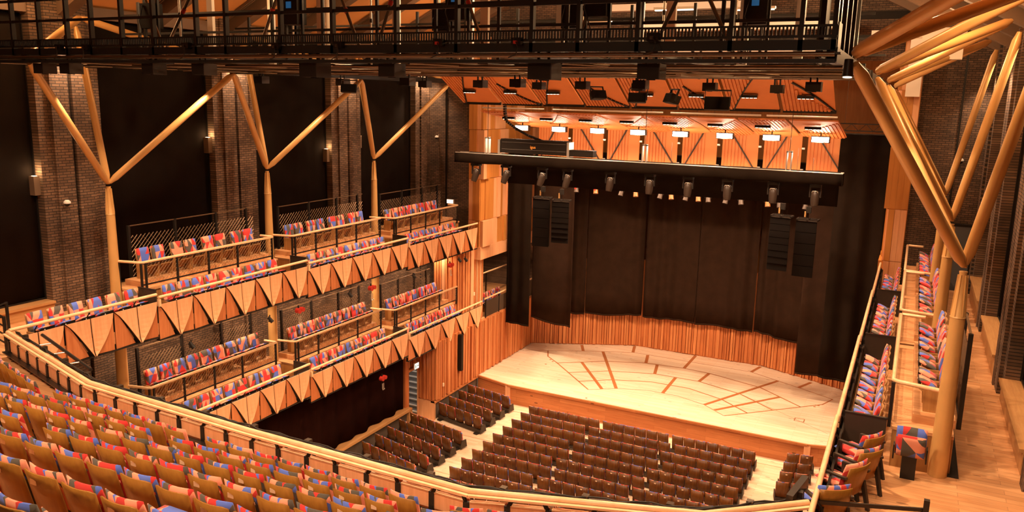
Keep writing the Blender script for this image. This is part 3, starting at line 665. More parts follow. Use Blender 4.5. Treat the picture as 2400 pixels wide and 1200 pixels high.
def diag_mesh(mb, y0, y1, z0, z1, x, pitch=.085, r=.006):
    """wire mesh in a y-z plane: sloping strands one way, thinner ones the other"""
    H, L = z1-z0, y1-y0
    for dr, rr, pp in ((1, r, pitch), (-1, r*.55, pitch*2)):
        c = -H*1.0
        while c < L:
            a0 = c; p = (max(0, a0), max(0, -a0)); q = (min(L, a0+H), min(H, L-a0))
            if q[0] > p[0]:
                f = (lambda s: y0+s) if dr == 1 else (lambda s: y1-s)
                a, b = V((x, f(p[0]), z0+p[1])), V((x, f(q[0]), z0+q[1])); d = (b-a).normalized(); n = V((0, -d.z, d.y))*rr; e = V((rr*.8, 0, 0))
                mb.add([a-n, a+e, a+n, a-e, b-n, b+e, b+n, b-e], [(0,4,5,1), (1,5,6,2), (2,6,7,3), (3,7,4,0)], 0)
            c += pp
def back_rail(side, k, y0, r, label, mesh=True):
    S = SIDES[side]; x = X(side, 10.12); inn = -S; t = thing('guard_rail', label, 'railing', (x, y0, r+PZ), 0, 'guard rails of the raised back rows')
    P = lambda d, y, z: (inn*d, y, z); H = .84; a, b = .28, 5.72
    mb = MB(); mb.tube([P(-.80, .05, H), P(-.06, a-.05, H), P(0, a, H), P(0, b, H), P(-.05, b+.02, H), P(-.55, b-.02, H)], .042, 10); obj('handrail', mb, M_rail, t)
    for y in (a-.06, a+.1, a+1.25, a+2.5, a+3.75, b-.05): obj('post', MB().box(P(-.03, y-.025, -.06), P(.03, y+.025, H-.03)), M_black, t)
    obj('lower_bar', MB().box(P(-.015, a, .14), P(.015, b, .18)), M_black, t)
    obj('post', MB().box(P(-.80, .03, -.06), P(-.74, .09, H-.03)), M_black, t)
    if mesh:
        mb = MB(); diag_mesh(mb, a+.1, b-.05, .18, H-.05, 0, .13, .006); obj('mesh_infill', mb, M_mesh, t)
def screen(side, k, y0, r, short, label):
    S = SIDES[side]; x = X(side, 11.3); t = thing('mesh_screen', label, 'screen', (x, y0, r+PZ), 0, 'mesh screens behind the back rows')
    a, b, H = .8, (5.0 if short else 6.02), 1.78
    for y in (a, lerp(a, b, 1/3), lerp(a, b, 2/3)-.02, b-.35): obj('post', MB().box((-.04, y-.04, -.08), (.04, y+.04, H)), M_black, t)
    obj('top_bar', MB().box((-.02, a, H-.03), (.02, b, H)), M_mesh, t); obj('lower_bar', MB().box((-.02, a, .05), (.02, b, .09)), M_black, t)
    mb = MB(); diag_mesh(mb, a, b, .09, H*.82, 0, .15, .012); obj('wire_mesh', mb, M_mesh, t)
for side in ('left', 'right'):
    for lev, RR in (('upper', RU), ('lower', RL)):
        for k in range(4):
            if (lev == 'lower' and (k == 0 or side == 'right')): continue
            y0, y1 = YB[k], YB[k+1]+(.6 if (k == 3 and lev == 'lower') else 0); r = RR[k]
            gallery_front(side, lev, k, y0, y1, r, 'folded timber front of the %s %s gallery %s' % (lev, side, BAYN[k]))
            if k:
                back_rail(side, k, y0, r, 'oak guard rail, %s %s gallery back row, %s' % (lev, side, BAYS[k]))
                if not (side == 'right' and k > 1): screen(side, k, y0, r, lev == 'lower' and k == 3, 'black framed wire screen, %s %s gallery, %s' % (lev, side, BAYS[k]))
                t = thing('divider_board', 'dark divider board, %s %s gallery front row, rear end of %s' % (lev, side, BAYS[k]), 'divider', (X(side, 9.72), y0+.06, r+FZ), 0, 'divider boards of the galleries')
                obj('board', MB().box((-.36, -.02, -.1), (.36, .02, .98)), M_kick, t); obj('cap', MB().box((-.37, -.03, .98), (.37, .03, 1.0)), M_blacks, t)
# end barrier of the upper left gallery and the black barrier at the near right corner
t = thing('end_barrier', 'black bar barrier closing the rear end of the upper left gallery', 'barrier', (-19.9, 11.75, 8.6))
for x, y in ((0, 0), (-1.0, .25), (-.55, -.3), (-1.35, .9)): obj('post', MB().box((x-.03, y-.03, 0), (x+.03, y+.03, 1.0)), M_black, t)
for z in (.3, .52, .74, .98): obj('rail', MB().bar((0, 0, z), (-1.0, .25, z), .03, .03), M_black, t)
obj('rail', MB().bar((-1.0, .25, .98), (-1.35, .9, .98), .05, .03), M_black, t); obj('rail', MB().bar((0, 0, .98), (-.55, -.3, .98), .05, .03), M_black, t)
t = thing('black_barrier', 'black flat bar barrier at the near right corner of the balcony', 'barrier', (-1.05, 12.2, 8.6))
obj('post', MB().box((-.05, -.05, 0), (.05, .05, .82)), M_blacks, t); obj('post', MB().box((1.70, .60, 0), (1.78, .68, .82)), M_blacks, t)
obj('rail', MB().bar((0, .02, .65), (1.76, .66, .65), .03, .06), M_blacks, t); obj('brace', MB().bar((.1, .08, .62), (.4, .2, .3), .03, .03), M_grey, t)
obj('end_plate', MB().prism([(-.16, -.3, .70), (-.03, .52, .70), (-.03, .52, .86), (-.16, -.3, .86)], (.10, -.02, 0)), M_blacks, t)
t = thing('folding_step', 'black folded step standing along the near right rail', 'step', (-.78, 13.0, 8.6), .02)
obj('frame', MB().box((-.05, 0, 0), (.05, 1.9, .30)), M_blacks, t); obj('top_bar', MB().box((-.08, 0, .30), (.02, 1.8, .36)), M_grey, t)
# rail around the choir balcony
t = thing('guard_rail', 'oak rail of the side balcony left of the stage', 'railing', (-19.35, 36, 3.9))
obj('handrail', MB().tube([(0, 0, 1.0), (0, 5.8, 1.0)], .045, 10), M_rail, t)
for y in (.1, 1.6, 3.1, 4.6): obj('post', MB().box((-.03, y-.03, -.1), (.03, y+.03, .98)), M_black, t)
obj('glass_panel', MB().box((-.01, .1, 0), (.01, 5.8, .85)), plain('dark_infill', (.09, .06, .04), .25), t)
t = thing('guard_rail', 'short oak rail of the upper row on the side balcony', 'railing', (-20.9, 37.5, 4.75))
obj('handrail', MB().tube([(-.9, 0, .85), (0, 0, .85), (0, 4, .85)], .045, 10), M_rail, t)
mb = MB(); diag_mesh(mb, .1, 4, .1, .8, 0, .09, .006); obj('mesh_infill', mb, M_mesh, t)
for p in ((-.85, .05), (0, .05), (-.08, .05), (0, 1.5)): obj('post', MB().box((p[0]-.03, p[1]-.03, -.4), (p[0]+.03, p[1]+.03, .83)), M_black, t)

# ---- curved front rail of the rear balcony
t = thing('balcony_parapet', 'long bent front of the rear balcony with double oak handrail and timber panels', 'balcony front', (0, 0, 0))
ZR = 9.36
def along(line, step, off=0):
    out = []; s = off
    while True:
        q = frame_at(line, s)
        if not q: return out
        out.append(q); s += step
mb = MB(); mb.tube([(x, y, ZR) for x, y in FR], .05, 12); obj('handrail', mb, M_rail, t)
l2 = offs(FR, .085, 0); mb = MB()
for a, b in zip(l2, l2[1:]): mb.bar((*a, ZR-.03), (*b, ZR-.03), .06, .035)
obj('inner_ledge', mb, M_rail, t)
l3 = offs(FR, .10, 0); l5 = offs(FR, -.02, 0)
for i, (a, b) in enumerate(zip(l3, l3[1:])):
    obj('shelf_angle', MB().bar((*a, ZR-.47), (*b, ZR-.47), .12, .03), M_blacks, t)
pts = along(offs(FR, .02, 0), .625, .2)
for i, (x, y, a) in enumerate(pts):
    c, s = math.cos(a), math.sin(a); L = lambda u, v, z: (x+c*u-s*v, y+s*u+c*v, z)
    full = i % 2 == 0
    mb = MB(); mb.bar(L(0, -.02, 8.6 if full else ZR-.47), L(0, -.02, ZR-.16), .055 if full else .03, .09, 0, (c, s, 0)); mb.bar(L(0, -.02, ZR-.2), L(-.09 if full else .09, .0, ZR-.03), .03, .06); obj('post', mb, M_black, t)
    if i+1 < len(pts):
        x2, y2, a2 = pts[i+1]
        if i % 2 == 0: obj('wide_post', MB().bar(L(.1, .05, 8.6), L(.1, .05, ZR-.5), .16, .05, 0, (c, s, 0)), M_black, t)
        d = .045
        p, q = V((x+c*d, y+s*d, 0)), V((x2-c*d, y2-s*d, 0))
        obj('upper_panel', MB().bar((p.x, p.y, ZR-.30), (q.x, q.y, ZR-.30), .03, .26), M_panel, t)
        obj('panel_edge', MB().bar((p.x, p.y, ZR-.165), (q.x, q.y, ZR-.165), .05, .018), M_rail, t)
        obj('lower_panel', MB().bar((p.x, p.y+.03, 8.9), (q.x, q.y+.03, 8.9), .03, .62), M_panel, t)
        m = (p+q)/2; sgn = 1 if i % 2 else -1
        obj('brace', MB().bar((m.x-.08*sgn, m.y-.06, ZR-.52), (m.x+.10*sgn, m.y-.06, 8.72), .03, .03), M_black, t)
        # outer folded face towards the stalls
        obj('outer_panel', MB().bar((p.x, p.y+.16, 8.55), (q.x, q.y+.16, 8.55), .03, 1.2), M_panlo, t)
obj('floor_channel', MB().bar((*l3[0], 8.66), (*l3[1], 8.66), .3, .12), M_black, t)
# cable tray and cables in front of the rail
t = thing('cable_tray', 'black pipe and cables clipped outside the rear balcony rail', 'cable tray', (0, 0, 0))
l4 = offs(FR, -.20, 0)
obj('pipe', MB().tube([(x, y, ZR-.06) for x, y in l4], .03, 8), M_blacks, t)
mb = MB(); pp = along(offs(FR, -.14, 0), .22, .1)
mb.tube([(x, y+.03*math.sin(i*1.7), ZR+.01+.015*math.sin(i*2.3)) for i, (x, y, a) in enumerate(pp)], .013, 6); obj('cable', mb, M_cable, t)
mb = MB(); mb.tube([(x, y+.02*math.sin(i*1.1+1), ZR-.02+.02*math.sin(i*1.3)) for i, (x, y, a) in enumerate(pp)], .016, 6); obj('cable', mb, M_cable, t)
for i, (x, y, a) in enumerate(along(l4, 1.25, .6)): obj('clamp', MB().box((x-.05, y-.05, ZR-.12), (x+.05, y+.05, ZR+.02)), M_pipe, t)
t = thing('scaffold_pipe', 'short black pipe frame clamped outside the left corner of the rear balcony rail', 'pipe', (0, 0, 0))
obj('pipe', MB().tube([(-18.75, 11.95, 9.25), (-15.6, 10.95, 9.2)], .04, 8), M_blacks, t)
for x, y in ((-18.0, 11.7), (-17.1, 11.45), (-16.2, 11.15)): obj('spigot', MB().tube([(x, y, 9.22), (x-.15, y-.5, 9.24)], .015, 6), M_alu, t)
for k, (x, y) in enumerate(((-9.05, 9.62), (-4.35, 10.05), (-12.45, 9.85))):
    t = thing('cable_box', 'small grey box on the rear balcony front panels, %s' % ('at the middle', 'towards the right', 'left of the middle')[k], 'box', (x, y, ZR-.62))
    obj('box', MB().box((-.11, -.10, 0), (.11, .06, .2)), M_grey, t); obj('lid', MB().box((-.115, -.105, .2), (.115, .065, .225)), M_blacks, t)

# ================================================================== TREE COLUMNS
GE = 9.15                                             # half width of the gantry edge
NODES = [12.55, 19.05, 25.55, 32.0]
def spindle(mb, p, q, r, n=14):
    p, q = V(p), V(q); L = (q-p).length; ts = (0, .02, .045, .5, .955, .98, 1); rs = (.55, .7, 1, 1.05, 1, .7, .55)
    mb.tube([p.lerp(q, t) for t in ts], [r*k for k in rs], n)
for side in ('left', 'right'):
    S = SIDES[side]
    for i, c in enumerate((9.3, 15.8, 22.3, 28.8)):
        if i == 0 and side == 'left': pass
        x = X(side, 11.0)
        nm = ('behind the camera side of the balcony', 'nearest the rear balcony', 'in the middle', 'nearest the stage')[i]
        if i == 0: continue
        t = thing('tree_column', 'gold painted tree column on the %s side, %s' % (side, nm), 'column', (x, c, 0), 0, 'gold tree columns')
        P = lambda X_, y, z: (X_-x, y-c, z)
        obj('trunk', MB().cyl((0, 0, 0), (0, 0, 8.3), .17, .17, 20), M_gold, t)
        mb = MB(); mb.tube([(0, 0, 8.2), (0, 0, 9.0), (0, 0, 11.6)], [.165, .16, .122], 20); obj('trunk', mb, M_gold, t)
        mb = MB(); mb.tube([(0, 0, 11.6), (0, 0, 11.63), (0, 0, 12.35), (0, 0, 12.42)], [.132, .118, .058, .07], 16)
        for q in range(6):
            a = q*math.pi/3; u = V((math.cos(a), math.sin(a), 0)); mb.prism([u*.10+V((0, 0, 11.63)), u*.128+V((0, 0, 11.63)), u*.085+V((0, 0, 12.36)), u*.05+V((0, 0, 12.36))], V((-u.y, u.x, 0))*.014)
        obj('tapered_head', mb, M_gold, t)
        j = (0, 0, 12.5)
        for q, e in enumerate((P(X(side, GE), NODES[i-1], 15.78), P(X(side, GE), NODES[i], 15.78), P(X(side, 11.88), c, 16.95))):
            mb = MB(); d = (V(e)-V(j)).normalized(); spindle(mb, V(j)+d*.05, e, .098)
            o = obj('branch', mb, M_gold, t)
            mb = MB(); w = V((0, 1, 0)).cross(d).normalized() if abs(d.y) < .9 else V((1, 0, 0))
            mb.bar(V(j), V(j)+d*.42, .10, .035); mb.cyl(V(j)+d*.16-V((0, .03, 0)), V(j)+d*.16+V((0, .03, 0)), .035, n=10)
            obj('fork', mb, M_gold, o)
    # struts from the gantry edge up to the roof
    for a, b in ((0, 0), (0, 1), (1, 1), (1, 2), (2, 2), (2, 3), (3, 3)):
        yc = (9.3, 15.8, 22.3, 28.8)[b]
        if side == 'left' and b == 0: continue
        p, q = V((X(side, GE-.02), NODES[a], 15.93)), V((X(side, 11.68), yc, 17.2))
        t = thing('roof_strut', 'gold roof strut, %s side, from the %s gantry corner joint %s' % (side, ORD[a], 'towards the rear' if yc < NODES[a] else 'towards the stage'), 'strut', p, 0, 'gold roof struts')
        mb = MB(); spindle(mb, (0, 0, 0), q-p, .098); obj('tube', mb, M_gold, t)
        d = (q-p).normalized(); mb = MB(); mb.bar((0, 0, 0), d*.38, .05, .16); obj('fork', mb, M_gold, t)
# ================================================================== LIGHTING GANTRY
GX0, GX1 = XC-GE-1.2, XC+GE-.25
t = thing('lighting_gantry', 'black steel lighting gantry with railings spanning the hall above the stalls', 'gantry', (0, 0, 0))
def pipe(name, p, q, r, m, n=8): obj(name, MB().cyl(p, q, r, n=n), m, t)
YF, YE = 12.35, 27.8
obj('edge_beam', MB().box((GX0, YF-.05, 15.96), (GX1, YF+.05, 16.10)), M_black, t); obj('edge_beam', MB().box((GX0, YF-.06, 15.78), (GX1, YF+.02, 15.84)), M_black, t)
for y in (18.9, 25.4, YE): obj('cross_beam', MB().box((GX0, y-.08, 15.80+.035*max(0, y-21)), (GX1, y+.08, 16.08)), M_black, t)
for x in (XC-GE+.02, GX1-.12): obj('side_beam', MB().box((x, YF, 15.80), (x+.14, 32.2, 16.0)), M_black, t)
for x in [GX0+i*(GX1-GX0)/6 for i in range(1, 6)]: obj('long_beam', MB().box((x-.06, YF, 16.0), (x+.06, YE, 16.08)), M_black, t)
# louvred kick plate: two rails and upright slats
mb = MB().box((GX0, YF-.04, 16.13), (GX1, YF-.01, 16.165)).box((GX0, YF-.04, 16.28), (GX1, YF-.01, 16.31))
x = GX0
while x < GX1: mb.box((x, YF-.035, 16.16), (x+.026, YF-.015, 16.29)); x += .052
obj('kick_plate', mb, M_black, t)
px_ = [GX0+.02]
while px_[-1] < GX1-.6: px_.append(px_[-1]+rnd.choice((.82, .98, 1.25, 1.42)))
for x in px_+[GX1-.04]:
    obj('post', MB().box((x-.032, YF-.05, 15.95), (x+.032, YF+.05, 17.5)), M_black, t); obj('base_plate', MB().box((x-.11, YF-.09, 15.9), (x+.11, YF+.07, 15.93)), M_blacks, t)
for z in (16.72, 17.18): obj('rail', MB().box((GX0, YF-.02, z-.028), (GX1, YF+.03, z+.028)), M_black, t)
for y in (16.2, 20.4, YE):
    for x in [GX0+.6+i*1.62 for i in range(11)]: obj('inner_post', MB().box((x-.035, y-.03, 15.98), (x+.035, y+.03, 17.6)), M_black, t)
    for z in (16.75, 17.25): obj('inner_rail', MB().box((GX0, y-.02, z-.03), (GX1, y+.02, z+.03)), M_black, t)
for i in range(5):
    x = GX1-.05; obj('side_post', MB().box((x-.05, YF+.3+i*.85, 15.95), (x+.05, YF+.42+i*.85, 17.6)), M_black, t)
obj('side_panel', MB().box((GX1-.03, YF+.05, 15.98), (GX1+.01, YF+.5, 16.35)), M_black, t)
mb = MB()
for i in range(7): mb.box((GX1-.35-.09*i, YF+1.2+.7*i, 15.96), (GX1-.30-.09*i, YF+1.75+.7*i, 18.3))
obj('drape_row', mb, M_case, t)
# pipes under the deck: long runs across, diagonals
for y, z, r, m in ((12.22, 15.90, .036, M_pipe), (12.6, 15.82, .03, M_blacks), (13.6, 15.78, .03, M_pipe), (14.9, 15.80, .03, M_blacks), (16.4, 15.80, .03, M_pipe), (18.2, 15.80, .03, M_pipe), (20.1, 15.82, .035, M_pipe),
                   (20.9, 15.84, .03, M_pipe), (22.6, 15.88, .03, M_blacks), (24.4, 15.93, .03, M_pipe), (26.2, 15.98, .035, M_pipe), (27.5, 16.02, .035, M_pipe)):
    pipe('pipe', (GX0, y, z), (GX1, y, z), r, m)
for i in range(6):
    x0 = GX0+i*3.0; pipe('diagonal', (x0, 12.6, 15.80), (x0+3, 19, 15.80), .03, M_pipe); pipe('diagonal', (x0+3, 19.1, 15.86), (x0, 25.5, 15.98), .03, M_pipe)
obj('diagonal', MB().bar((GX1-3.2, 16.0, 15.72), (GX1-.2, 27.5, 16.02), .12, .05), M_alu, t)
for x in (GX0+1.6, GX0+5.2, GX0+9.8, GX0+13.4): obj('grating', MB().box((x, YF+.2, 16.0), (x+1.2, YE, 16.03)), M_black, t)
# ---- things standing on the gantry
def upr(name, label, cat, x, y, h, w, m, grp, z=15.98):
    q = thing(name, label, cat, (x, y, z), 0, grp); obj('post', MB().box((-w/2, -.05, 0), (w/2, .05, h)), m, q)
    obj('foot_plate', MB().box((-w/2-.04, -.08, 0), (w/2+.04, .08, .03)), M_blacks, q)
xs = [-18.1, -16.9, -15.7, -14.2, -12.6, -11.0, -9.35, -7.9, -6.3, -4.9, -3.6, -2.6]
for i, x in enumerate(xs): upr('hoist_mast', 'pale metal hoist mast on the gantry deck, %s from left' % ORD[i], 'mast', x, 17.2+(i % 3)*1.1, 2.3, .20, M_alu if i % 3 else M_white, 'pale hoist masts on the gantry')
for i, x in enumerate([-17.5, -15.0, -12.9, -10.3, -8.6, -7.0, -5.6, -3.1]):
    q = thing('motor_unit', 'black winch unit with cables on the gantry deck, %s from left' % ORD[i], 'winch', (x, 14.7+(i % 2)*2.2, 15.98), 0, 'winch units on the gantry')
    obj('cabinet', MB().box((-.22, -.16, .75), (.22, .16, 1.35)), M_case, q); obj('frame', MB().box((-.26, -.03, 0), (-.21, .03, 1.8)).box((.21, -.03, 0), (.26, .03, 1.8)).box((-.26, -.03, 1.75), (.26, .03, 1.8)), M_black, q)
    obj('cable', MB().tube([(-.1, -.17, 1.3), (-.18, -.22, .9), (-.05, -.2, .5), (-.12, -.18, 0)], .012, 6), M_cable, q)
    if i in (1, 4, 7, 2): obj('display', MB().box((-.08, -.175, 1.1), (.06, -.16, 1.24)), E_blue, q)
for i, (x, dx) in enumerate(((-15.9, 1.3), (-13.5, .9), (-10.9, -.8), (-9.9, .7), (-7.6, -.75), (-6.1, .75), (-4.2, .8), (-2.9, -.9), (-16.9, -.8))):
    q = thing('diagonal_strut', 'sloping scaffold tube with clamp on the gantry deck, %s from left' % ORD[sorted((-15.9, -13.5, -10.9, -9.9, -7.6, -6.1, -4.2, -2.9, -16.9)).index(x)], 'strut', (x, 13.6+(i % 3)*.5, 15.98), 0, 'sloping tubes on the gantry')
    obj('tube', MB().cyl((0, 0, 0), (dx, 0, 1.75), .035, n=8), M_pipe, q); obj('clamp', MB().cyl((dx*.55, 0, .55*1.75), (dx*.6, 0, .6*1.75), .05, n=8), M_red, q)
for i, x in enumerate([-17.3, -14.7, -13.2, -11.9, -9.0, -6.7, -5.3, -4.0]):
    q = thing('steel_tube', 'thin bright upright tube on the gantry, %s from left' % ORD[i], 'tube', (x, 15.4+(i % 4)*1.3, 15.98), 0, 'thin upright tubes on the gantry'); obj('tube', MB().cyl((0, 0, 0), (0, 0, 2.4), .025, n=8), M_alu, q); obj('coupler', MB().cyl((0, 0, 1.1), (0, 0, 1.2), .04, n=8), M_blacks, q)
for i, (x, z) in enumerate(((-17.6, 16.06), (-13.6, 16.06), (-11.2, 16.03), (-7.55, 16.06), (-6.05, 16.06), (-3.75, 16.1), (-16.7, 16.05), (-9.7, 16.04))):
    q = thing('socket_box', 'small black socket box with lead on the gantry edge, %s from left' % ORD[sorted((-17.6, -13.6, -11.2, -7.55, -6.05, -3.75, -16.7, -9.7)).index(x)], 'socket box', (x, YF-.1, z), 0, 'socket boxes on the gantry edge')
    obj('box', MB().box((-.09, -.06, 0), (.09, .04, .12)), M_case, q); obj('plug', MB().box((-.03, -.1, .02), (.03, -.06, .07)), M_red if i in (3, 4) else M_brown, q)
    obj('lead', MB().tube([(.02, -.1, .05), (.08, -.14, -.05), (.03, -.12, -.16), (-.12, -.08, -.2)], .01, 6), M_cable, q)
# ---- far roof fittings: white ducts and tubular lamps glimpsed above the deck
for i, (y, z, x0, x1) in enumerate(((34.6, 17.2, -9.5, -2.2), (33.9, 18.1, -11.0, -2.8), (30.5, 19.2, -10.5, -4), (35.2, 19.1, -13, -6), (34.4, 17.75, -2.0, 1.2))):
    o = tag(obj('ventilation_duct', MB().box((x0, y, z), (x1, y+.5, z+.28)), M_white), 'pale ventilation duct high under the roof, %s' % ('lowest above the reflectors', 'second up', 'over the middle of the gantry', 'furthest left', 'short one by the right wall')[i], 'duct', 'pale ducts under the roof')
for i, (x, y, z) in enumerate(((-12.3, 33.2, 17.35), (-9.2, 33.4, 17.45), (-6.6, 33.4, 17.6), (-4.2, 33.2, 17.3), (-7.9, 28, 18.3), (-11.2, 29, 18.0), (-5.5, 29.5, 18.4))):
    q = thing('strip_light', 'glowing strip lamp high above the gantry, %s from left' % ORD[sorted((-12.3, -9.2, -6.6, -4.2, -7.9, -11.2, -5.5)).index(x)], 'lamp', (x, y, z), 0, 'strip lamps above the gantry')
    obj('housing', MB().box((-.7, -.08, 0), (.7, .08, .08)), M_white, q); obj('tube', MB().box((-.66, -.05, -.04), (.66, .05, 0)), E_strip, q)
q = thing('wall_cabinet', 'pale cabinet with a lit panel below the roof at the right', 'cabinet', (.15, 27.5, 16.6)); obj('body', MB().box((-.35, -.2, 0), (.75, .3, .9)), M_white, q); obj('lit_panel', MB().box((-.2, -.22, .1), (.3, -.2, .4)), E_strip, q)
tag(obj('trim_3', MB().box((-.62, 34.6, 15.6), (-.12, 35.1, 18.2)), M_white), 'pale plaster casing behind the right roof struts', 'casing', None, 'structure')
# ---- luminaires hung below the gantry front and middle
def hung(name, label, x, y, z, s, grp):
    q = thing(name, label, 'lamp', (x, y, z), 0, grp)
    obj('body', MB().box((-.17*s, -.16*s, -.11*s), (.17*s, .16*s, .11*s)), M_case, q)
    obj('side_plate', MB().box((.165*s, -.17*s, -.115*s), (.18*s, .17*s, .115*s)), M_brown, q)
    obj('yoke', MB().box((.05*s, -.02, .1*s), (.09*s, .02, .26*s)).box((-.1*s, -.02, .1*s), (-.06*s, .02, .30*s)), M_black, q)
    obj('clamp', MB().cyl((-.08*s, 0, .30*s), (.1*s, 0, .30*s), .05*s, n=8), M_blacks, q)
    obj('lens', MB().cyl((0, 0, -.112*s), (0, 0, -.122*s), .07*s, n=12), M_grille, q)
for i, x in enumerate((-18.75, -17.8, -15.05, -13.55, -10.6, -8.8, -5.72, -3.87)): hung('flood_box', 'black box lamp hung from the front edge of the gantry, %s from left' % ORD[i], x, 12.62, 15.66, 1.25 if i in (4, 6) else 1.05, 'box lamps along the gantry front')
for i, x in enumerate((-18.4, -16.6, -14.6, -13.0, -11.6, -10.5, -9.55, -8.4, -7.35, -6.2, -4.9, -3.5, -2.2)): hung('spot_box', 'smaller black box lamp hung under the middle of the gantry, %s from left' % ORD[i], x, 19.4+(i % 3)*1.7, 15.60, .95, 'box lamps under the middle of the gantry')
def speaker(label, x, y, z, rz, tilt, s):
    q = thing('loudspeaker', label, 'loudspeaker', (x, y, z), rz, 'loudspeakers hung under the gantry'); q.rotation_euler = (tilt, 0, rz)
    obj('cabinet', MB().prism([(-.42*s, -.22*s, -.22*s), (.42*s, -.22*s, -.22*s), (.42*s, -.22*s, .22*s), (-.42*s, -.22*s, .22*s)], (0, .18*s, 0)).prism([(-.42*s, -.04*s, -.22*s), (.42*s, -.04*s, -.22*s), (.30*s, .3*s, -.16*s), (-.30*s, .3*s, -.16*s)], (0, 0, .4*s)), M_case, q)
    obj('grille', MB().box((-.40*s, -.232*s, -.20*s), (.40*s, -.218*s, .20*s)), M_grille, q)
    obj('bracket', MB().box((-.44*s, -.03, -.05), (-.42*s, .03, .5*s)).box((.42*s, -.03, -.05), (.44*s, .03, .5*s)).box((-.44*s, -.03, .46*s), (.44*s, .03, .5*s)), M_black, q)
speaker('black loudspeaker hung in front of the left brick pier, closest to the left tree columns', -15.5, 20, 15.38, .5, -.25, .55)
speaker('black loudspeaker hung before the reflectors, leftmost, turned right', -9.6, 25.5, 15.36, 1.0, -.35, .62)
speaker('black loudspeaker hung before the reflectors, second from left', -7.55+.3, 22.5, 15.28, .1, -.25, .60)
speaker('black loudspeaker hung before the reflectors, third from left, turned left', -6.35, 22.8, 15.28, -.9, -.35, .60)
speaker('largest black loudspeaker hung before the reflectors, right of centre', -4.55, 20.5, 15.17, .15, -.2, .72)
# spots on the right gantry corner
for i, p in enumerate(((-.98, 12.5, 15.62), (-.92, 16.3, 15.62), (-.9, 21.5, 15.6))):
    q = thing('corner_spot', 'small black downlight at the right gantry edge, %s from the camera' % ORD[i], 'lamp', p, 0, 'downlights at the right gantry edge')
    obj('can', MB().cyl((0, 0, .22), (0, -.03, -.02), .06, .075, 14), M_black, q); obj('lens', MB().cyl((0, -.03, -.021), (0, -.031, -.03), .062, n=14), E_dot, q)
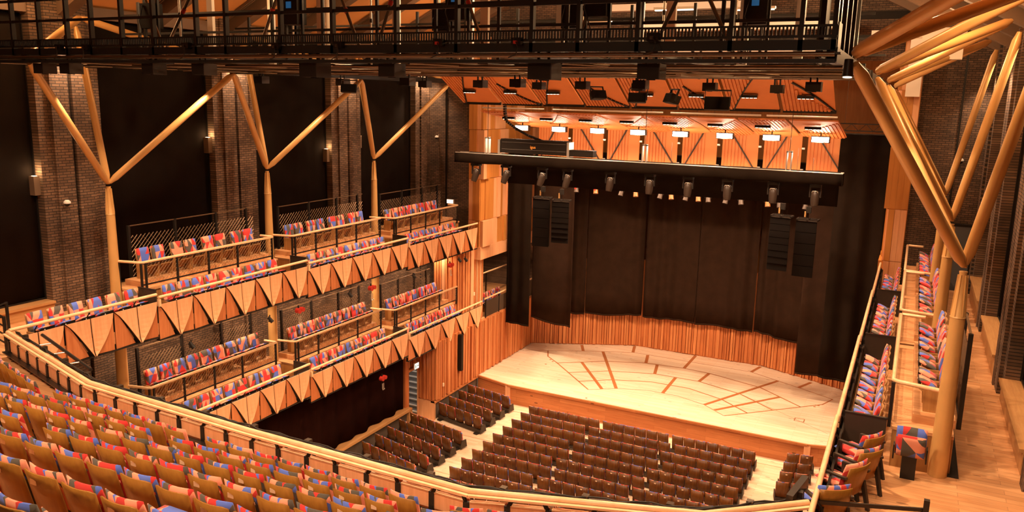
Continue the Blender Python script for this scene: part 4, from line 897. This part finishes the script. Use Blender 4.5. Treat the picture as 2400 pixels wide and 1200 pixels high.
# ================================================================== REFLECTORS OVER THE STAGE
PX0, PX1 = -17.6, -2.57; PW = (PX1-PX0)/8
PN = ['leftmost', 'second from left', 'third from left', 'fourth from left', 'fourth from right', 'third from right', 'second from right', 'rightmost']
def lamp_bar(name, q, n, w, lens, par):
    o = obj(name, MB().box((-w/2, -.07, 0), (w/2, .07, .10)), M_black, par)
    for i in range(n):
        x = -w/2+(i+.5)*w/n; obj('lens', MB().cyl((x, -.0, -.002), (x, -.0, -.015), w/n*.36, n=10), lens, o)
    o.location = q; return o
for i in range(8):
    x0, x1 = PX0+i*PW+.05, PX0+(i+1)*PW-.10; w = x1-x0; even = i % 2 == 0
    # first row: tilted board, half ribbed, half smooth, meeting along a bowed edge
    t = thing('acoustic_reflector', 'tilted orange reflector of the front row below the gantry, %s' % PN[i], 'reflector', (x0, 30.5, 15.02), 0, 'front row of orange reflectors')
    ya, za = -2.35, 1.25; N = V((0, -za, ya)).normalized(); N = N if N.y < 0 else -N           # normal facing the audience and down
    Q = lambda u, v, off=0: V((u*w, v*ya, v*za))+N*off                                          # u across, v from the bottom edge upwards
    obj('board', MB().prism([Q(0, 0, -.05), Q(1, 0, -.05), Q(1, 1, -.05), Q(0, 1, -.05)], N*.05), M_orange, t)
    if i == 7: cv = lambda s: (lerp(.25, 1.0, s), lerp(.75, .0, s)+.05*math.sin(math.pi*s)); ribside = -1
    elif even: cv = lambda s: (lerp(.78, .08, s**.8), lerp(1.0, .0, s)); ribside = -1
    else: cv = lambda s: (lerp(.25, .98, s), lerp(.62, .0, s)-.06*math.sin(math.pi*s)); ribside = -1
    mb = MB(); K = 14
    for j in range(K):                                                                           # ribs, clipped by the bowed edge
        ua, ub = j/K, (j+.72)/K
        def top(u):
            if even and i != 7:
                if u < .08: return (0, 1)
                s = ((.78-u)/.70); 
                if s < 0: return None
                return (1-s**1.25 if True else 0, 1)
            if u < .25: return (0, 1)
            s = (u-.25)/.74
            return (0, max(0, .62*(1-s)-.06*math.sin(math.pi*s)))
        r = top((ua+ub)/2)
        if r is None or r[1]-r[0] < .03: continue
        mb.prism([Q(ua, r[0], 0), Q(ub, r[0], 0), Q(ub, r[1], 0), Q(ua, r[1], 0)], N*.045)
    obj('ribbed_field', mb, M_orange2, t)
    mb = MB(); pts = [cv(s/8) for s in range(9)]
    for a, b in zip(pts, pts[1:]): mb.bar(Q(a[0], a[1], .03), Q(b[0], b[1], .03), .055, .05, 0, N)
    obj('shade_line', mb, M_black, t)  # raised black strip draws the shade of the step along the fold
    o = lamp_bar('downlight_bar', (w*.48, ya*.42-.02, za*.42-.14), 4, .55, E_cell, t)
    for u in (.12, .88): obj('hanger', MB().cyl(Q(u, .5, -.05), Q(u, .5, -.05)+V((0, 0, .9)), .008, n=6), M_pipe, t)
    obj('bottom_channel', MB().box((-.03, .02, -.10), (w+.03, .10, .02)), M_black, t)
    # second row: canopy brim with scalloped lower edge
    t = thing('reflector_brim', 'orange canopy brim of the second reflector row, %s' % PN[i], 'reflector', (x0, 32, 14.62), 0, 'second row of orange reflectors')
    def brim(u, v, off):
        e = math.sin(math.pi*(u if even else 1-u)**.8); vv = v*(1+.10*e)
        return (u*w, 4.6*vv, -.62*vv-.10*vv*vv+off)
    mb = MB().shell(lambda u, v: brim(u, v, .05), lambda u, v: brim(u, v, 0), 10, 8, 0, False); obj('board', mb, M_orange, t)
    mb = MB()
    for j in range(12):
        u0, u1 = j/12+.01, j/12+.055; va, vb = (.03, .98-.7*u0) if even else (.06+.75*(1-u0)*.9, .98)
        if vb-va < .08: continue
        mb.shell(lambda u, v: brim(lerp(u0, u1, u), lerp(va, vb, v), -.03), lambda u, v: brim(lerp(u0, u1, u), lerp(va, vb, v), .0), 1, 5, 0, False)
    obj('ribbed_field', mb, M_orange2, t)
    lamp_bar('downlight_bar', (w*.42, 1.35, -.34), 4, .6, E_cell, t)
    for u in (.15, .85): obj('hanger', MB().cyl((u*w, .15, .02), (u*w, .15, 1.0), .008, n=6), M_pipe, t)
    # upright panels behind
    t = thing('acoustic_baffle', 'upright orange panel behind the bright floodlights, %s' % PN[i], 'panel', (x0, 38.2, 11.95), 0, 'upright orange panels behind the floodlights')
    obj('board', MB().box((.05, 0, 0), (w-.05, .07, 2.0)), M_orange, t)
    mb = MB(); j = .06
    while j < w*.62: mb.box((j, -.045, 0), (j+.10, 0, 2.0)); j += .155
    obj('ribbed_field', mb, M_orange2, t)
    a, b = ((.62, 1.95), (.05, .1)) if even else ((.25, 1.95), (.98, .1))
    obj('shade_line', MB().bar((a[0]*w, -.06, a[1]), (b[0]*w, -.06, b[1]), .05, .10, 0, (0, 1, 0)), M_brown, t)  # dark bar draws the shade line of the fold
    for z in (.35, 1.3): obj('cleat', MB().box((w-.06, .0, z), (w+.08, .05, z+.08)), M_alu, t)
    # floodlight at the foot of the brim
    fx = lerp(-17.1, -3.56, i/7)
    t = thing('floodlight', 'bright floodlight under the second reflector row, %s' % PN[i], 'lamp', (fx, 35.3, 13.83), 0, 'bright floodlights over the stage')
    obj('housing', MB().box((-.36, -.02, -.13), (.36, .22, .13)), M_black, t)
    for a in range(4):
        for b in range(2): obj('lens', MB().box((-.33+a*.168, -.035, -.10+b*.105), (-.33+a*.168+.152, -.02, -.10+b*.105+.092)), E_lamp, t)
    obj('hanger', MB().box((-.02, .08, .13), (.02, .12, .35)), M_black, t)
for k, (xa, xb, lab) in enumerate(((-17.4, -14.4, 'left'), (-14.0, -9.2, 'left of centre'), (-8.9, -5.4, 'right of centre'), (-5.2, -2.7, 'right'))):
    t = thing('scaffold_bar', 'pale suspension tube along the second reflector row, %s' % lab, 'tube', (0, 0, 0), 0, 'suspension tubes of the reflectors')
    obj('tube', MB().cyl((xa, 31.9, 14.78), (xb, 31.9, 14.78), .035, n=8), M_alu, t)
    for u in (.1, .5, .9): obj('wire', MB().cyl((lerp(xa, xb, u), 31.9, 14.8), (lerp(xa, xb, u), 31.9, 15.9), .008, n=6), M_pipe, t)
# ================================================================== TRUSS, MOVING HEADS, LINE ARRAYS
t = thing('lighting_truss', 'long black draped lighting truss across the front of the stage', 'truss', (0, 0, 0))
n = 60; xa, xb = -18.42, -2.28
mb = MB(); mb.shell(lambda u, v: (lerp(xa, xb, u), 31.22+.02*math.sin(u*70), lerp(12.36, 12.78, v)+.01*math.sin(u*55)), lambda u, v: (lerp(xa, xb, u), 31.25+.02*math.sin(u*70), lerp(12.36, 12.78, v)+.01*math.sin(u*55)), n, 2); obj('front_cover', mb, M_cloth, t)
mb = MB(); mb.shell(lambda u, v: (lerp(xa, xb, u), 31.8, lerp(12.36, 12.78, v)), lambda u, v: (lerp(xa, xb, u), 31.83, lerp(12.36, 12.78, v)), 4, 1); obj('back_cover', mb, M_cloth, t)
for x in (xa, xb): obj('end_cover', MB().box((x-.01, 31.22, 12.36), (x+.01, 31.83, 12.78)), M_cloth, t)
mb = MB()
for y in (31.3, 31.74):
    for z in (12.42, 12.79): mb.cyl((xa, y, z), (xb, y, z), .028, n=8)
i = 0
x = xa
while x < xb-.3: mb.cyl((x, 31.3, 12.79), (min(x+.4, xb), 31.74, 12.79), .014, n=6); mb.cyl((x, 31.3, 12.42), (x+.4, 31.3, 12.79), .014, n=6); x += .4
obj('chords', mb, M_alu, t)
mb = MB()
for k in range(3): mb.tube([(lerp(xa+.6, xb-.1, s/40), 31.42+.1*k, 12.80+.025*abs(math.sin(s*.9+k))) for s in range(41)], .02, 6)
obj('cable', mb, M_cable, t)
for x in (-16.9, -9.75, -4.2):
    obj('hoist_bracket', MB().box((x-.1, 31.4, 12.8), (x-.06, 31.6, 13.5)).box((x+.06, 31.4, 12.8), (x+.1, 31.6, 13.5)).box((x-.1, 31.4, 13.46), (x+.1, 31.6, 13.52)), M_alu, t)
    obj('hoist_wire', MB().cyl((x, 31.5, 13.5), (x, 31.5, 16), .012, n=6), M_pipe, t)
t = thing('cable_case', 'long black cable guide case with small orange lettering on the truss', 'case', (-14.62, 31.55, 12.83))
obj('body', MB().box((-1.55, -.22, .06), (1.55, .22, .66)), M_case, t)
for sx in (-1, 1): obj('end_plate', MB().box((sx*1.62-.05, -.26, 0), (sx*1.62+.05, .26, .62)), M_alu, t)
for z in (.22, .52): obj('seam', MB().box((-1.5, -.228, z), (1.5, -.22, z+.012)), M_grey, t)
tc = bpy.data.curves.new('lettering', 'FONT'); tc.body = 'igus'; tc.size = .17; tc.extrude = .003; tc.align_x = 'CENTER'; tc.materials.append(E_orange)
tmp = bpy.data.objects.new('tmp', tc); COL.objects.link(tmp); me = bpy.data.meshes.new_from_object(tmp.evaluated_get(bpy.context.evaluated_depsgraph_get())); bpy.data.objects.remove(tmp)
o = link('lettering', me, t); o.rotation_euler = (math.pi/2, 0, 0); o.location = (0, -.235, .30)
t = thing('flat_case', 'low black case on the truss right of the long cable case', 'case', (-12.45, 31.55, 12.83)); obj('body', MB().box((-.55, -.2, .05), (.55, .2, .30)), M_case, t); obj('lid', MB().box((-.56, -.21, .30), (.56, .21, .32)), M_black, t)
t = thing('cable_chain', 'black cable chain hanging from the gantry down to the long case', 'cable chain', (0, 0, 0))
mb = MB(); pts = [(-15.95, 31.2, 15.2), (-15.95, 31.25, 14.6), (-15.9, 31.3, 14.25), (-15.5, 31.4, 13.95), (-14.9, 31.5, 13.65), (-14.3, 31.55, 13.45)]
for a, b in zip(pts, pts[1:]):
    L = (V(b)-V(a)).length; m = max(2, int(L/.09))
    for q in range(m): mb.bar(V(a).lerp(V(b), q/m), V(a).lerp(V(b), (q+.8)/m), .16, .09)
obj('links', mb, M_case, t)
for i, (x, tl) in enumerate(((-17.46, .25), (-15.96, .3), (-14.23, .28), (-13.06, .22), (-11.15, .1), (-9.48, 0), (-7.92, -.02), (-6.38, -.05), (-4.68, -.04), (-3.18, -.02))):
    t = thing('moving_head', 'black moving head lamp under the stage front truss, %s from left' % ORD[i], 'stage light', (x, 31.5, 12.34), 0, 'moving heads under the truss')
    obj('base', MB().box((-.2, -.16, -.10), (.2, .16, .0)), M_black, t)
    y = obj('yoke', MB().box((-.21, -.05, -.48), (-.17, .05, -.08)).box((.17, -.05, -.48), (.21, .05, -.08)), M_blacks, t)
    h = obj('head', MB().tube([(0, 0, .20), (0, 0, .16), (0, 0, .0), (0, 0, -.24), (0, 0, -.38)], [.09, .145, .155, .145, .12], 14).box((-.16, -.03, -.03), (.16, .03, .03)), M_brown, t)
    h.location = (0, 0, -.43); h.rotation_euler = (-.15, tl, 0)
    l = obj('lens', MB().cyl((0, 0, -.381), (0, 0, -.386), .10, n=14), M_grille, h)
    obj('handle', MB().tube([(-.10, -.11, .12), (-.07, -.15, .17), (.07, -.15, .17), (.10, -.11, .12)], .014, 6), M_alu, h)
M_lit_can = plain('lit_can', (.20, .075, .02), .4)  # orange light falling on some cans is put into this colour
PARX = [(-12.3, 0), (-11.6, 1), (-10.4, 0), (-9.9, 1), (-9.2, 0), (-8.65, 1), (-8.2, 1), (-7.4, 0), (-6.75, 1), (-5.6, 1), (-5.1, 1), (-4.0, 0), (-14.6, 1), (-13.6, 1)]
for i, (x, lit) in enumerate(sorted(PARX)):
    t = thing('stage_lamp', 'small stage lamp on the bar behind the truss, %s from left' % ORD[i], 'stage light', (x, 36.4, 11.0), 0, 'small lamps on the rear bar')
    obj('can', MB().tube([(0, 0, .12), (0, 0, 0), (.03*(lit*2-1), -.06, -.2)], [.06, .10, .12], 12), M_lit_can if lit and i % 2 else M_brown, t)
    obj('yoke', MB().box((-.14, -.015, -.03), (-.12, .015, .3)).box((.12, -.015, -.03), (.14, .015, .3)).box((-.14, -.015, .28), (.14, .015, .3)), M_black, t)
    if x in (-14.6, -7.4, -13.6): obj('red_lens', MB().cyl((.0, -.12, .0), (.0, -.13, .0), .05, n=10), M_red, t)
t = thing('lamp_bar', 'black bar carrying the small lamps behind the truss', 'bar', (0, 0, 0))
obj('tube', MB().cyl((-17, 36.4, 11.35), (-3, 36.4, 11.35), .03, n=8), M_black, t)
for x in (-15.5, -10, -4.5): obj('wire', MB().cyl((x, 36.4, 11.35), (x, 36.4, 13.4), .01, n=6), M_pipe, t)
tag(obj('border_drape', MB().shell(lambda u, v: (lerp(-17.3, -2.6, u), 34.3+.03*math.sin(u*80), lerp(11.25, 12.4, v)), lambda u, v: (lerp(-17.3, -2.6, u), 34.32+.03*math.sin(u*80), lerp(11.25, 12.4, v)), 80, 1), M_cloth), 'black border drape hanging behind the lamps', 'drape')
def array(label, x, zt, nb, h, curve, rz):
    t = thing('line_array', label, 'loudspeaker', (x, 35.8, zt), rz, 'line array loudspeakers')
    obj('frame', MB().box((-.44, -.25, -.02), (.44, -.21, .04)).box((-.44, .25, -.02), (.44, .21, .04)).box((-.44, -.25, -.02), (-.40, .25, .04)).box((.40, -.25, -.02), (.44, .25, .04)).box((-.03, -.25, -.02), (.03, .25, .04)), M_blacks, t)
    obj('hook', MB().cyl((0, 0, 0), (0, 0, .5), .018, n=6).box((-.1, -.07, .28), (.1, .07, .55)), M_black, t)
    obj('strap', MB().box((-.16, -.03, .1), (-.10, .03, .34)), M_red if False else M_gold, t)
    obj('wire', MB().cyl((0, 0, .5), (0, 0, 2.6), .01, n=6), M_pipe, t)
    z = -.04; y = 0; a = 0
    for k in range(nb):
        c = obj('cabinet', MB().prism([(-.43, -.22, -h), (.43, -.22, -h), (.30, .26, -h), (-.30, .26, -h)], (0, 0, h-.008)), M_case, t)
        obj('grille', MB().box((-.42, -.235, -h+.01), (.42, -.22, -.018)), M_grille, c)
        c.location = (0, y, z); c.rotation_euler = (-a, 0, 0); z -= h*math.cos(a)*1.0; y += h*math.sin(a); a += curve*(k/nb)
AX = [(-16.1, 10.48, 5, .47, .0, .05, 'black line array left of the stage, outer left one'), (-15.1, 10.42, 8, .26, .07, .15, 'black curved line array left of the stage, inner one'),
      (-4.86, 10.52, 8, .29, .02, -.12, 'black line array right of the stage, inner one'), (-3.80, 10.45, 5, .48, .0, -.1, 'black line array right of the stage, nearest the side drape')]
for x, zt, nb, h, cu, rz, lab in AX: array(lab, x, zt, nb, h, cu, rz)
# ================================================================== DRAPES
def drape(label, pts, z0, z1, m, amp=.05, freq=9, cat='drape', grp='black stage drapes', seed=0, wob=.04):
    (x0, y0), (x1, y1) = pts; L = math.hypot(x1-x0, y1-y0); tx, ty = (x1-x0)/L, (y1-y0)/L
    t = thing('stage_drape', label, cat, (x0, y0, 0), 0, grp); n = max(16, int(L*14))
    def F(off): return lambda u, v: (lambda a: (tx*u*L-ty*(a+off), ty*u*L+tx*(a+off), lerp(z0[0] if isinstance(z0, tuple) else z0, z0[1] if isinstance(z0, tuple) else z0, u)*(1-v)+z1*v+(wob*math.sin(u*L*2.1+seed) if v == 0 else 0)))(amp*math.sin(u*L*freq+seed)*(.5+.5*math.sin(u*L*1.3+seed*2))+.4*amp*math.sin(u*L*3.1+seed))
    mb = MB(); mb.shell(F(0), F(.015), n, 6); obj('cloth', mb, m, t)
    mb = MB(); f = F(-.008); g = F(.023)
    mb.shell(lambda u, v: (f(u, 0)[0], f(u, 0)[1], f(u, 0)[2]+.09*v-.01), lambda u, v: (g(u, 0)[0], g(u, 0)[1], g(u, 0)[2]+.09*v-.01), n, 1); obj('hem', mb, m, t)
    obj('track', MB().bar((0, 0, z1+.02), (x1-x0, y1-y0, z1+.02), .05, .05), M_black, t)
ZB = 12.6
drape('tall black side drape at the left edge of the stage, nearest the timber panels', [(-19.15, 38.0), (-17.72, 38.0)], (3.15, 3.2), ZB, M_cloth, .08, 9, seed=1)
drape('black drape behind the left line arrays, shorter at its left end', [(-18.35, 39.6), (-15.95, 39.6)], (3.2, 2.95), ZB, M_cloth2, .08, 6, seed=2)
BK = [(-18.2, 41.9), (-16.35, 42.75), (-13.3, 44.02), (-10.2, 44.05), (-7.0, 44.02), (-3.0, 42.45)]
BL = ['left of the back wall beside the line arrays', 'left of the centre gap', 'between the centre gap and the middle fold', 'right of the middle fold', 'at the right of the back wall']
for k in range(5):
    a, b = BK[k], BK[k+1]
    g = .05 if k == 2 else 0
    drape('dark brown back drape %s' % BL[k], [(a[0]+.02+g, a[1]), (b[0]-.01, b[1])], 2.95, 12.3, M_cloth2, .10, 7.5, seed=k*1.7)
drape('wide black side drape at the right edge of the stage', [(-3.0, 38.0), (-.92, 38.0)], 2.95, 14.0, M_cloth, .09, 7, seed=3)
drape('narrow brown black drape behind the right line arrays', [(-4.2, 39.8), (-3.0, 39.8)], 2.4, 11.6, M_cloth2, .03, 5, seed=4)
t = thing('small_truss', 'short black truss above the right side drape', 'truss', (-3.2, 38, 14.15))
mb = MB().cyl((0, 0, 0), (2.6, 0, 0), .025, n=6).cyl((0, 0, .3), (2.6, 0, .3), .025, n=6)
for i in range(9): mb.cyl((i*.29, 0, 0 if i % 2 else .3), (i*.29+.29, 0, .3 if i % 2 else 0), .012, n=6)
obj('chords', mb, M_black, t)
for x in (.3, 2.3): obj('hanger', MB().cyl((x, 0, .3), (x, 0, 3), .01, n=6), M_pipe, t)
# dark curtain under the lower left gallery
t = thing('curtain', 'long plum black curtain under the lower left gallery', 'curtain', (-20.15, 14, .92)); n = 260
f = lambda o: (lambda u, v: (.07*math.sin(u*95)+.04*math.sin(u*41+1)+o, u*15.6, lerp(.0, 2.9, v)+(.03*math.sin(u*60) if v == 0 else 0)))
obj('cloth', MB().shell(f(0), f(.015), n, 3), M_wcurt, t); obj('track', MB().box((-.03, 0, 2.9), (.03, 15.6, 2.95)), M_black, t)
# ================================================================== SMALL FIXTURES
M_door = plain('blue_grey_door', (.12, .125, .13), .4)
t = thing('exit_sign', 'lit white exit sign with running figure above the side stairs doorway', 'sign', (-19.98, 30.35, 2.85))
obj('housing', MB().box((-.06, -.02, -.24), (.0, .36, .06)), M_white, t)
obj('face', MB().box((.001, .0, -.22), (.012, .34, .04)), E_exit, t)
MG = plain('sign_green', (.03, .35, .16), .5)
mb = MB().box((.013, .05, -.16), (.018, .09, -.03)).bar((.015, .09, -.10), (.015, .15, -.06), .006, .02).bar((.015, .07, -.16), (.015, .03, -.2), .006, .022).bar((.015, .08, -.16), (.015, .13, -.19), .006, .022).cyl((.013, .08, .0), (.018, .08, .0), .02, n=10)
mb.bar((.015, .18, -.09), (.015, .28, -.09), .006, .03).prism([(.013, .27, -.14), (.013, .32, -.09), (.013, .27, -.04)], (.005, 0, 0)); obj('pictogram', mb, MG, t)
t = thing('exit_sign', 'small pale lit exit sign on the brick by the upper left gallery end', 'sign', (-21.1, 35.4, 9.95)); obj('housing', MB().box((-.2, -.06, -.1), (.2, .02, .12)), M_white, t); obj('face', MB().box((-.18, -.07, -.08), (.18, -.06, .1)), E_exit, t)
def cctv(label, p, d):
    t = thing('security_camera', label, 'camera', p); d = V(d)
    obj('bracket', MB().cyl((0, 0, 0), d*.25, .03, n=8).cyl((0, 0, .0), (0, 0, .12), .02, n=8), M_alu, t)
    obj('housing', MB().tube([d*.25+V((0, 0, .08)), d*.25+V((0, 0, .03)), d*.25+V((0, 0, -.02))], [.05, .10, .10], 12), M_white, t)
    obj('dome', MB().tube([d*.25+V((0, 0, -.02)), d*.25+V((0, 0, -.07)), d*.25+V((0, 0, -.11))], [.085, .07, .02], 12), M_black, t)
cctv('small white dome camera on the left brick pier nearest the rear balcony', (-22.5, 15.35, 11.9), (1, -.2, 0))
cctv('small white dome camera on the brick wall left of the stage', (-21.9, 35.5, 13.2), (.2, -1, 0)); cctv('small white dome camera on the brick wall right of the stage', (1.55, 35.5, 13.25), (0, -1, 0))
for i, (y, z) in enumerate(((14.7, 12.7), (21.2, 13.6), (23.45, 13.6), (27.7, 12.9), (29.95, 13.4))):
    t = thing('wall_uplight', 'pale box wall light on the left brick piers, %s from the rear' % ORD[i], 'lamp', (-22.75, y, z), 0, 'wall lights on the left piers')
    obj('box', MB().box((-.12, -.10, -.55), (.12, .10, 0)), plain('tan_box', (.20, .13, .08), .6) if i == 0 else MATS['tan_box'], t); obj('lens', MB().box((-.06, -.05, .0), (.06, .05, .01)), E_dot, t)
for i, (x, y, z) in enumerate(((-19.3, 16.9, 7.35), (-19.3, 20.3, 7.35), (-19.3, 24.7, 7.3), (-19.3, 29.2, 7.2), (-19.35, 33.9, 7.15), (-19.3, 33.2, 7.25))):
    t = thing('underside_spot', 'small black spotlight under the upper left gallery front, %s from the rear' % ORD[[16.9, 20.3, 24.7, 29.2, 33.2, 33.9].index(y)], 'lamp', (x, y, z+.3), .6, 'spots under the upper left gallery front')
    obj('yoke', MB().box((-.02, -.1, -.15), (.02, -.08, .05)).box((-.02, .08, -.15), (.02, .1, .05)), M_black, t); obj('can', MB().cyl((-.03, 0, -.01), (.10, 0, -.18), .06, .07, 12), M_black, t)
for i, p in enumerate(((-19.15, 21.6, 7.5), (-19.15, 25.9, 7.45), (-19.15, 32.1, 7.3), (-19.15, 26.6, 3.4))):
    t = thing('rope_reel', 'red rope reel with hanging hooks under the %s' % ('upper left gallery, nearest the rear balcony', 'upper left gallery, in the middle', 'upper left gallery, nearest the stage', 'lower left gallery above the dark curtain')[i], 'rope reel', p, 0, 'red rope reels under the galleries')
    obj('reel', MB().cyl((-.08, 0, .1), (.08, 0, .1), .10, n=14).cyl((-.05, .16, .12), (.1, .16, .12), .085, n=12), M_red, t)
    for dy in (-.04, .05): obj('hook', MB().tube([(.05, dy, -.1), (.05, dy, -.32), (.05, dy+.03, -.4), (.05, dy+.06, -.35)], .014, 6), M_alu, t)
    obj('strap', MB().box((-.02, -.02, .1), (.02, .02, .3)), M_black, t)
t = thing('door', 'blue grey door on the brick wall at the stage end of the upper right gallery', 'door', (1.2, 35.42, 7.95)); obj('leaf', MB().box((0, 0, 0), (1.05, .06, 2.75)), M_door, t); obj('frame', MB().box((-.07, -.01, 0), (0, .07, 2.85)).box((1.05, -.01, 0), (1.12, .07, 2.85)).box((-.07, -.01, 2.75), (1.12, .07, 2.85)), M_black, t); obj('handle', MB().box((.08, -.06, 1.0), (.2, -.02, 1.04)), M_alu, t)
tag(obj('column_speaker', MB().box((-19.22, 33.05, 1.9), (-19.02, 33.25, 3.75)), M_case), 'slim black column loudspeaker on the slatted wall left of the stage', 'loudspeaker')
for i, (x, y, z) in enumerate(((-19.16, 31.6, 1.55), (-19.42, 35.0, 5.3))): tag(obj('wall_socket', MB().box((x-.03, y-.04, z), (x+.02, y+.04, z+.17)), M_plate), 'small pale wall plate on the slatted timber, %s' % ('low beside the stalls', 'on the curved enclosure')[i], 'wall plate')
# ================================================================== LIGHT
def spot(p, tgt, power, ang=100, blend=.6, rad=.12, col=(1, .675, .43)):
    l = bpy.data.lights.new('spot', 'SPOT'); l.energy = power; l.spot_size = math.radians(ang); l.spot_blend = blend; l.shadow_soft_size = rad; l.color = col
    o = bpy.data.objects.new('spot', l); COL.objects.link(o); o.location = p
    o.rotation_euler = (V(tgt)-V(p)).to_track_quat('-Z', 'Y').to_euler(); return o
def point(p, power, rad=.15, col=(1, .675, .43)):
    l = bpy.data.lights.new('lamp', 'POINT'); l.energy = power; l.shadow_soft_size = rad; l.color = col
    o = bpy.data.objects.new('lamp', l); COL.objects.link(o); o.location = p; return o
G = 1.0
for i in range(8):                                                     # the floodlights over the stage
    x = lerp(-17.1, -3.56, i/7); spot((x, 35.15, 13.80), (x*.6-4, 38.6, 1), 1850*G, 130, .8, .2)
    point((x, 35.7, 13.15), 80*G, .12)
for x in (-16.6, -12.2, -7.9, -3.5):                                   # house lights under the gantry
    for y in (14.0, 21.5, 28.5):
        spot((x, y, 15.45), (x, y+.5, 0), 1700*G, 125, .7, .12)
for x in (-17.5, -13.5, -9.5, -5.5, -1.5):                             # over the rear balcony
    spot((x, 4.5, 18.4), (x-.6, 8.0, 9), 1700*G, 115, .8, .25)
for x in (-16, -10, -4): point((x, 20, 18.6), 420*G, .3, (1, .62, .30)); point((x, 30, 18.4), 420*G, .3, (1, .70, .42))
point((-21, 14, 18.0), 160*G, .3, (1, .6, .28)); point((1.0, 20, 17.9), 320*G, .3, (1, .62, .3))
for k in (1, 2, 3):                                                    # downlights below the upper left gallery
    for dy in (1.6, 4.8):
        spot((X('left', 10.9), YB[k]+dy, RU[k]-1.28), (X('left', 11.0), YB[k]+dy, 0), 300*G, 150, .6, .08)
        spot((X('left', 12.6), YB[k]+dy, RU[k]-1.28), (X('left', 12.6), YB[k]+dy, 0), 140*G, 150, .6, .08)
for i, (y, z) in enumerate(((14.62, 12.85), (21.15, 13.7), (23.5, 13.7), (27.65, 13.0), (30.0, 13.5))): point((-22.62, y, z), 9*G, .06, (1, .66, .34))
for y in (15.8, 22.3, 28.8, 34.8): spot((X('left', 12.1), y, 16.6), (X('left', 12.6), y, 9), 700*G, 90, .8, .1); spot((X('right', 12.0), y, 16.6), (X('right', 12.7), y, 9), 420*G, 90, .8, .1)
spot((-21.2, 31.0, 3.5), (-21.2, 32.3, 0), 130, 150, .6, .08, (1, .9, .8))
for y in (12.5, 16.3, 21.5, 27.0):                                     # lamps along the gantry edges over the side galleries
    spot((-.95, y, 15.5), (1.1, y+.8, 8.3), 420*G, 95, .5, .07); spot((mx(-.95), y+1.5, 15.5), (mx(1.0), y+1.5, 8.3), 420*G, 95, .5, .07)
spot((-20.7, 38.6, 7.4), (-20.7, 38.6, 4), 260*G, 140, .6, .1)  # added spot without a fixture, brightens the balcony left of the stage
for p, e in (((-.3, 24, 17.0), 240), ((-.2, 15.5, 17.0), 240), ((.1, 31, 17.2), 150)): point(p, e*G, .15, (1, .60, .29))  # added fill points without fixtures, to light the roof lining at the right
w = bpy.data.worlds.new('world'); scene.world = w; w.use_nodes = True
w.node_tree.nodes['Background'].inputs[0].default_value = (.9, .55, .3, 1); w.node_tree.nodes['Background'].inputs[1].default_value = .12
scene.view_settings.view_transform = 'Standard'; scene.view_settings.look = 'None'; scene.view_settings.gamma = 1; scene.view_settings.use_curve_mapping = False
scene.view_settings.exposure = 0.12
cy = scene.cycles
cy.max_bounces = 5; cy.diffuse_bounces = 4; cy.glossy_bounces = 2; cy.transmission_bounces = 2; cy.transparent_max_bounces = 4
cy.caustics_reflective = False; cy.caustics_refractive = False; cy.sample_clamp_indirect = 4; cy.use_denoising = True; cy.use_adaptive_sampling = True; cy.adaptive_threshold = .05; cy.adaptive_min_samples = 12
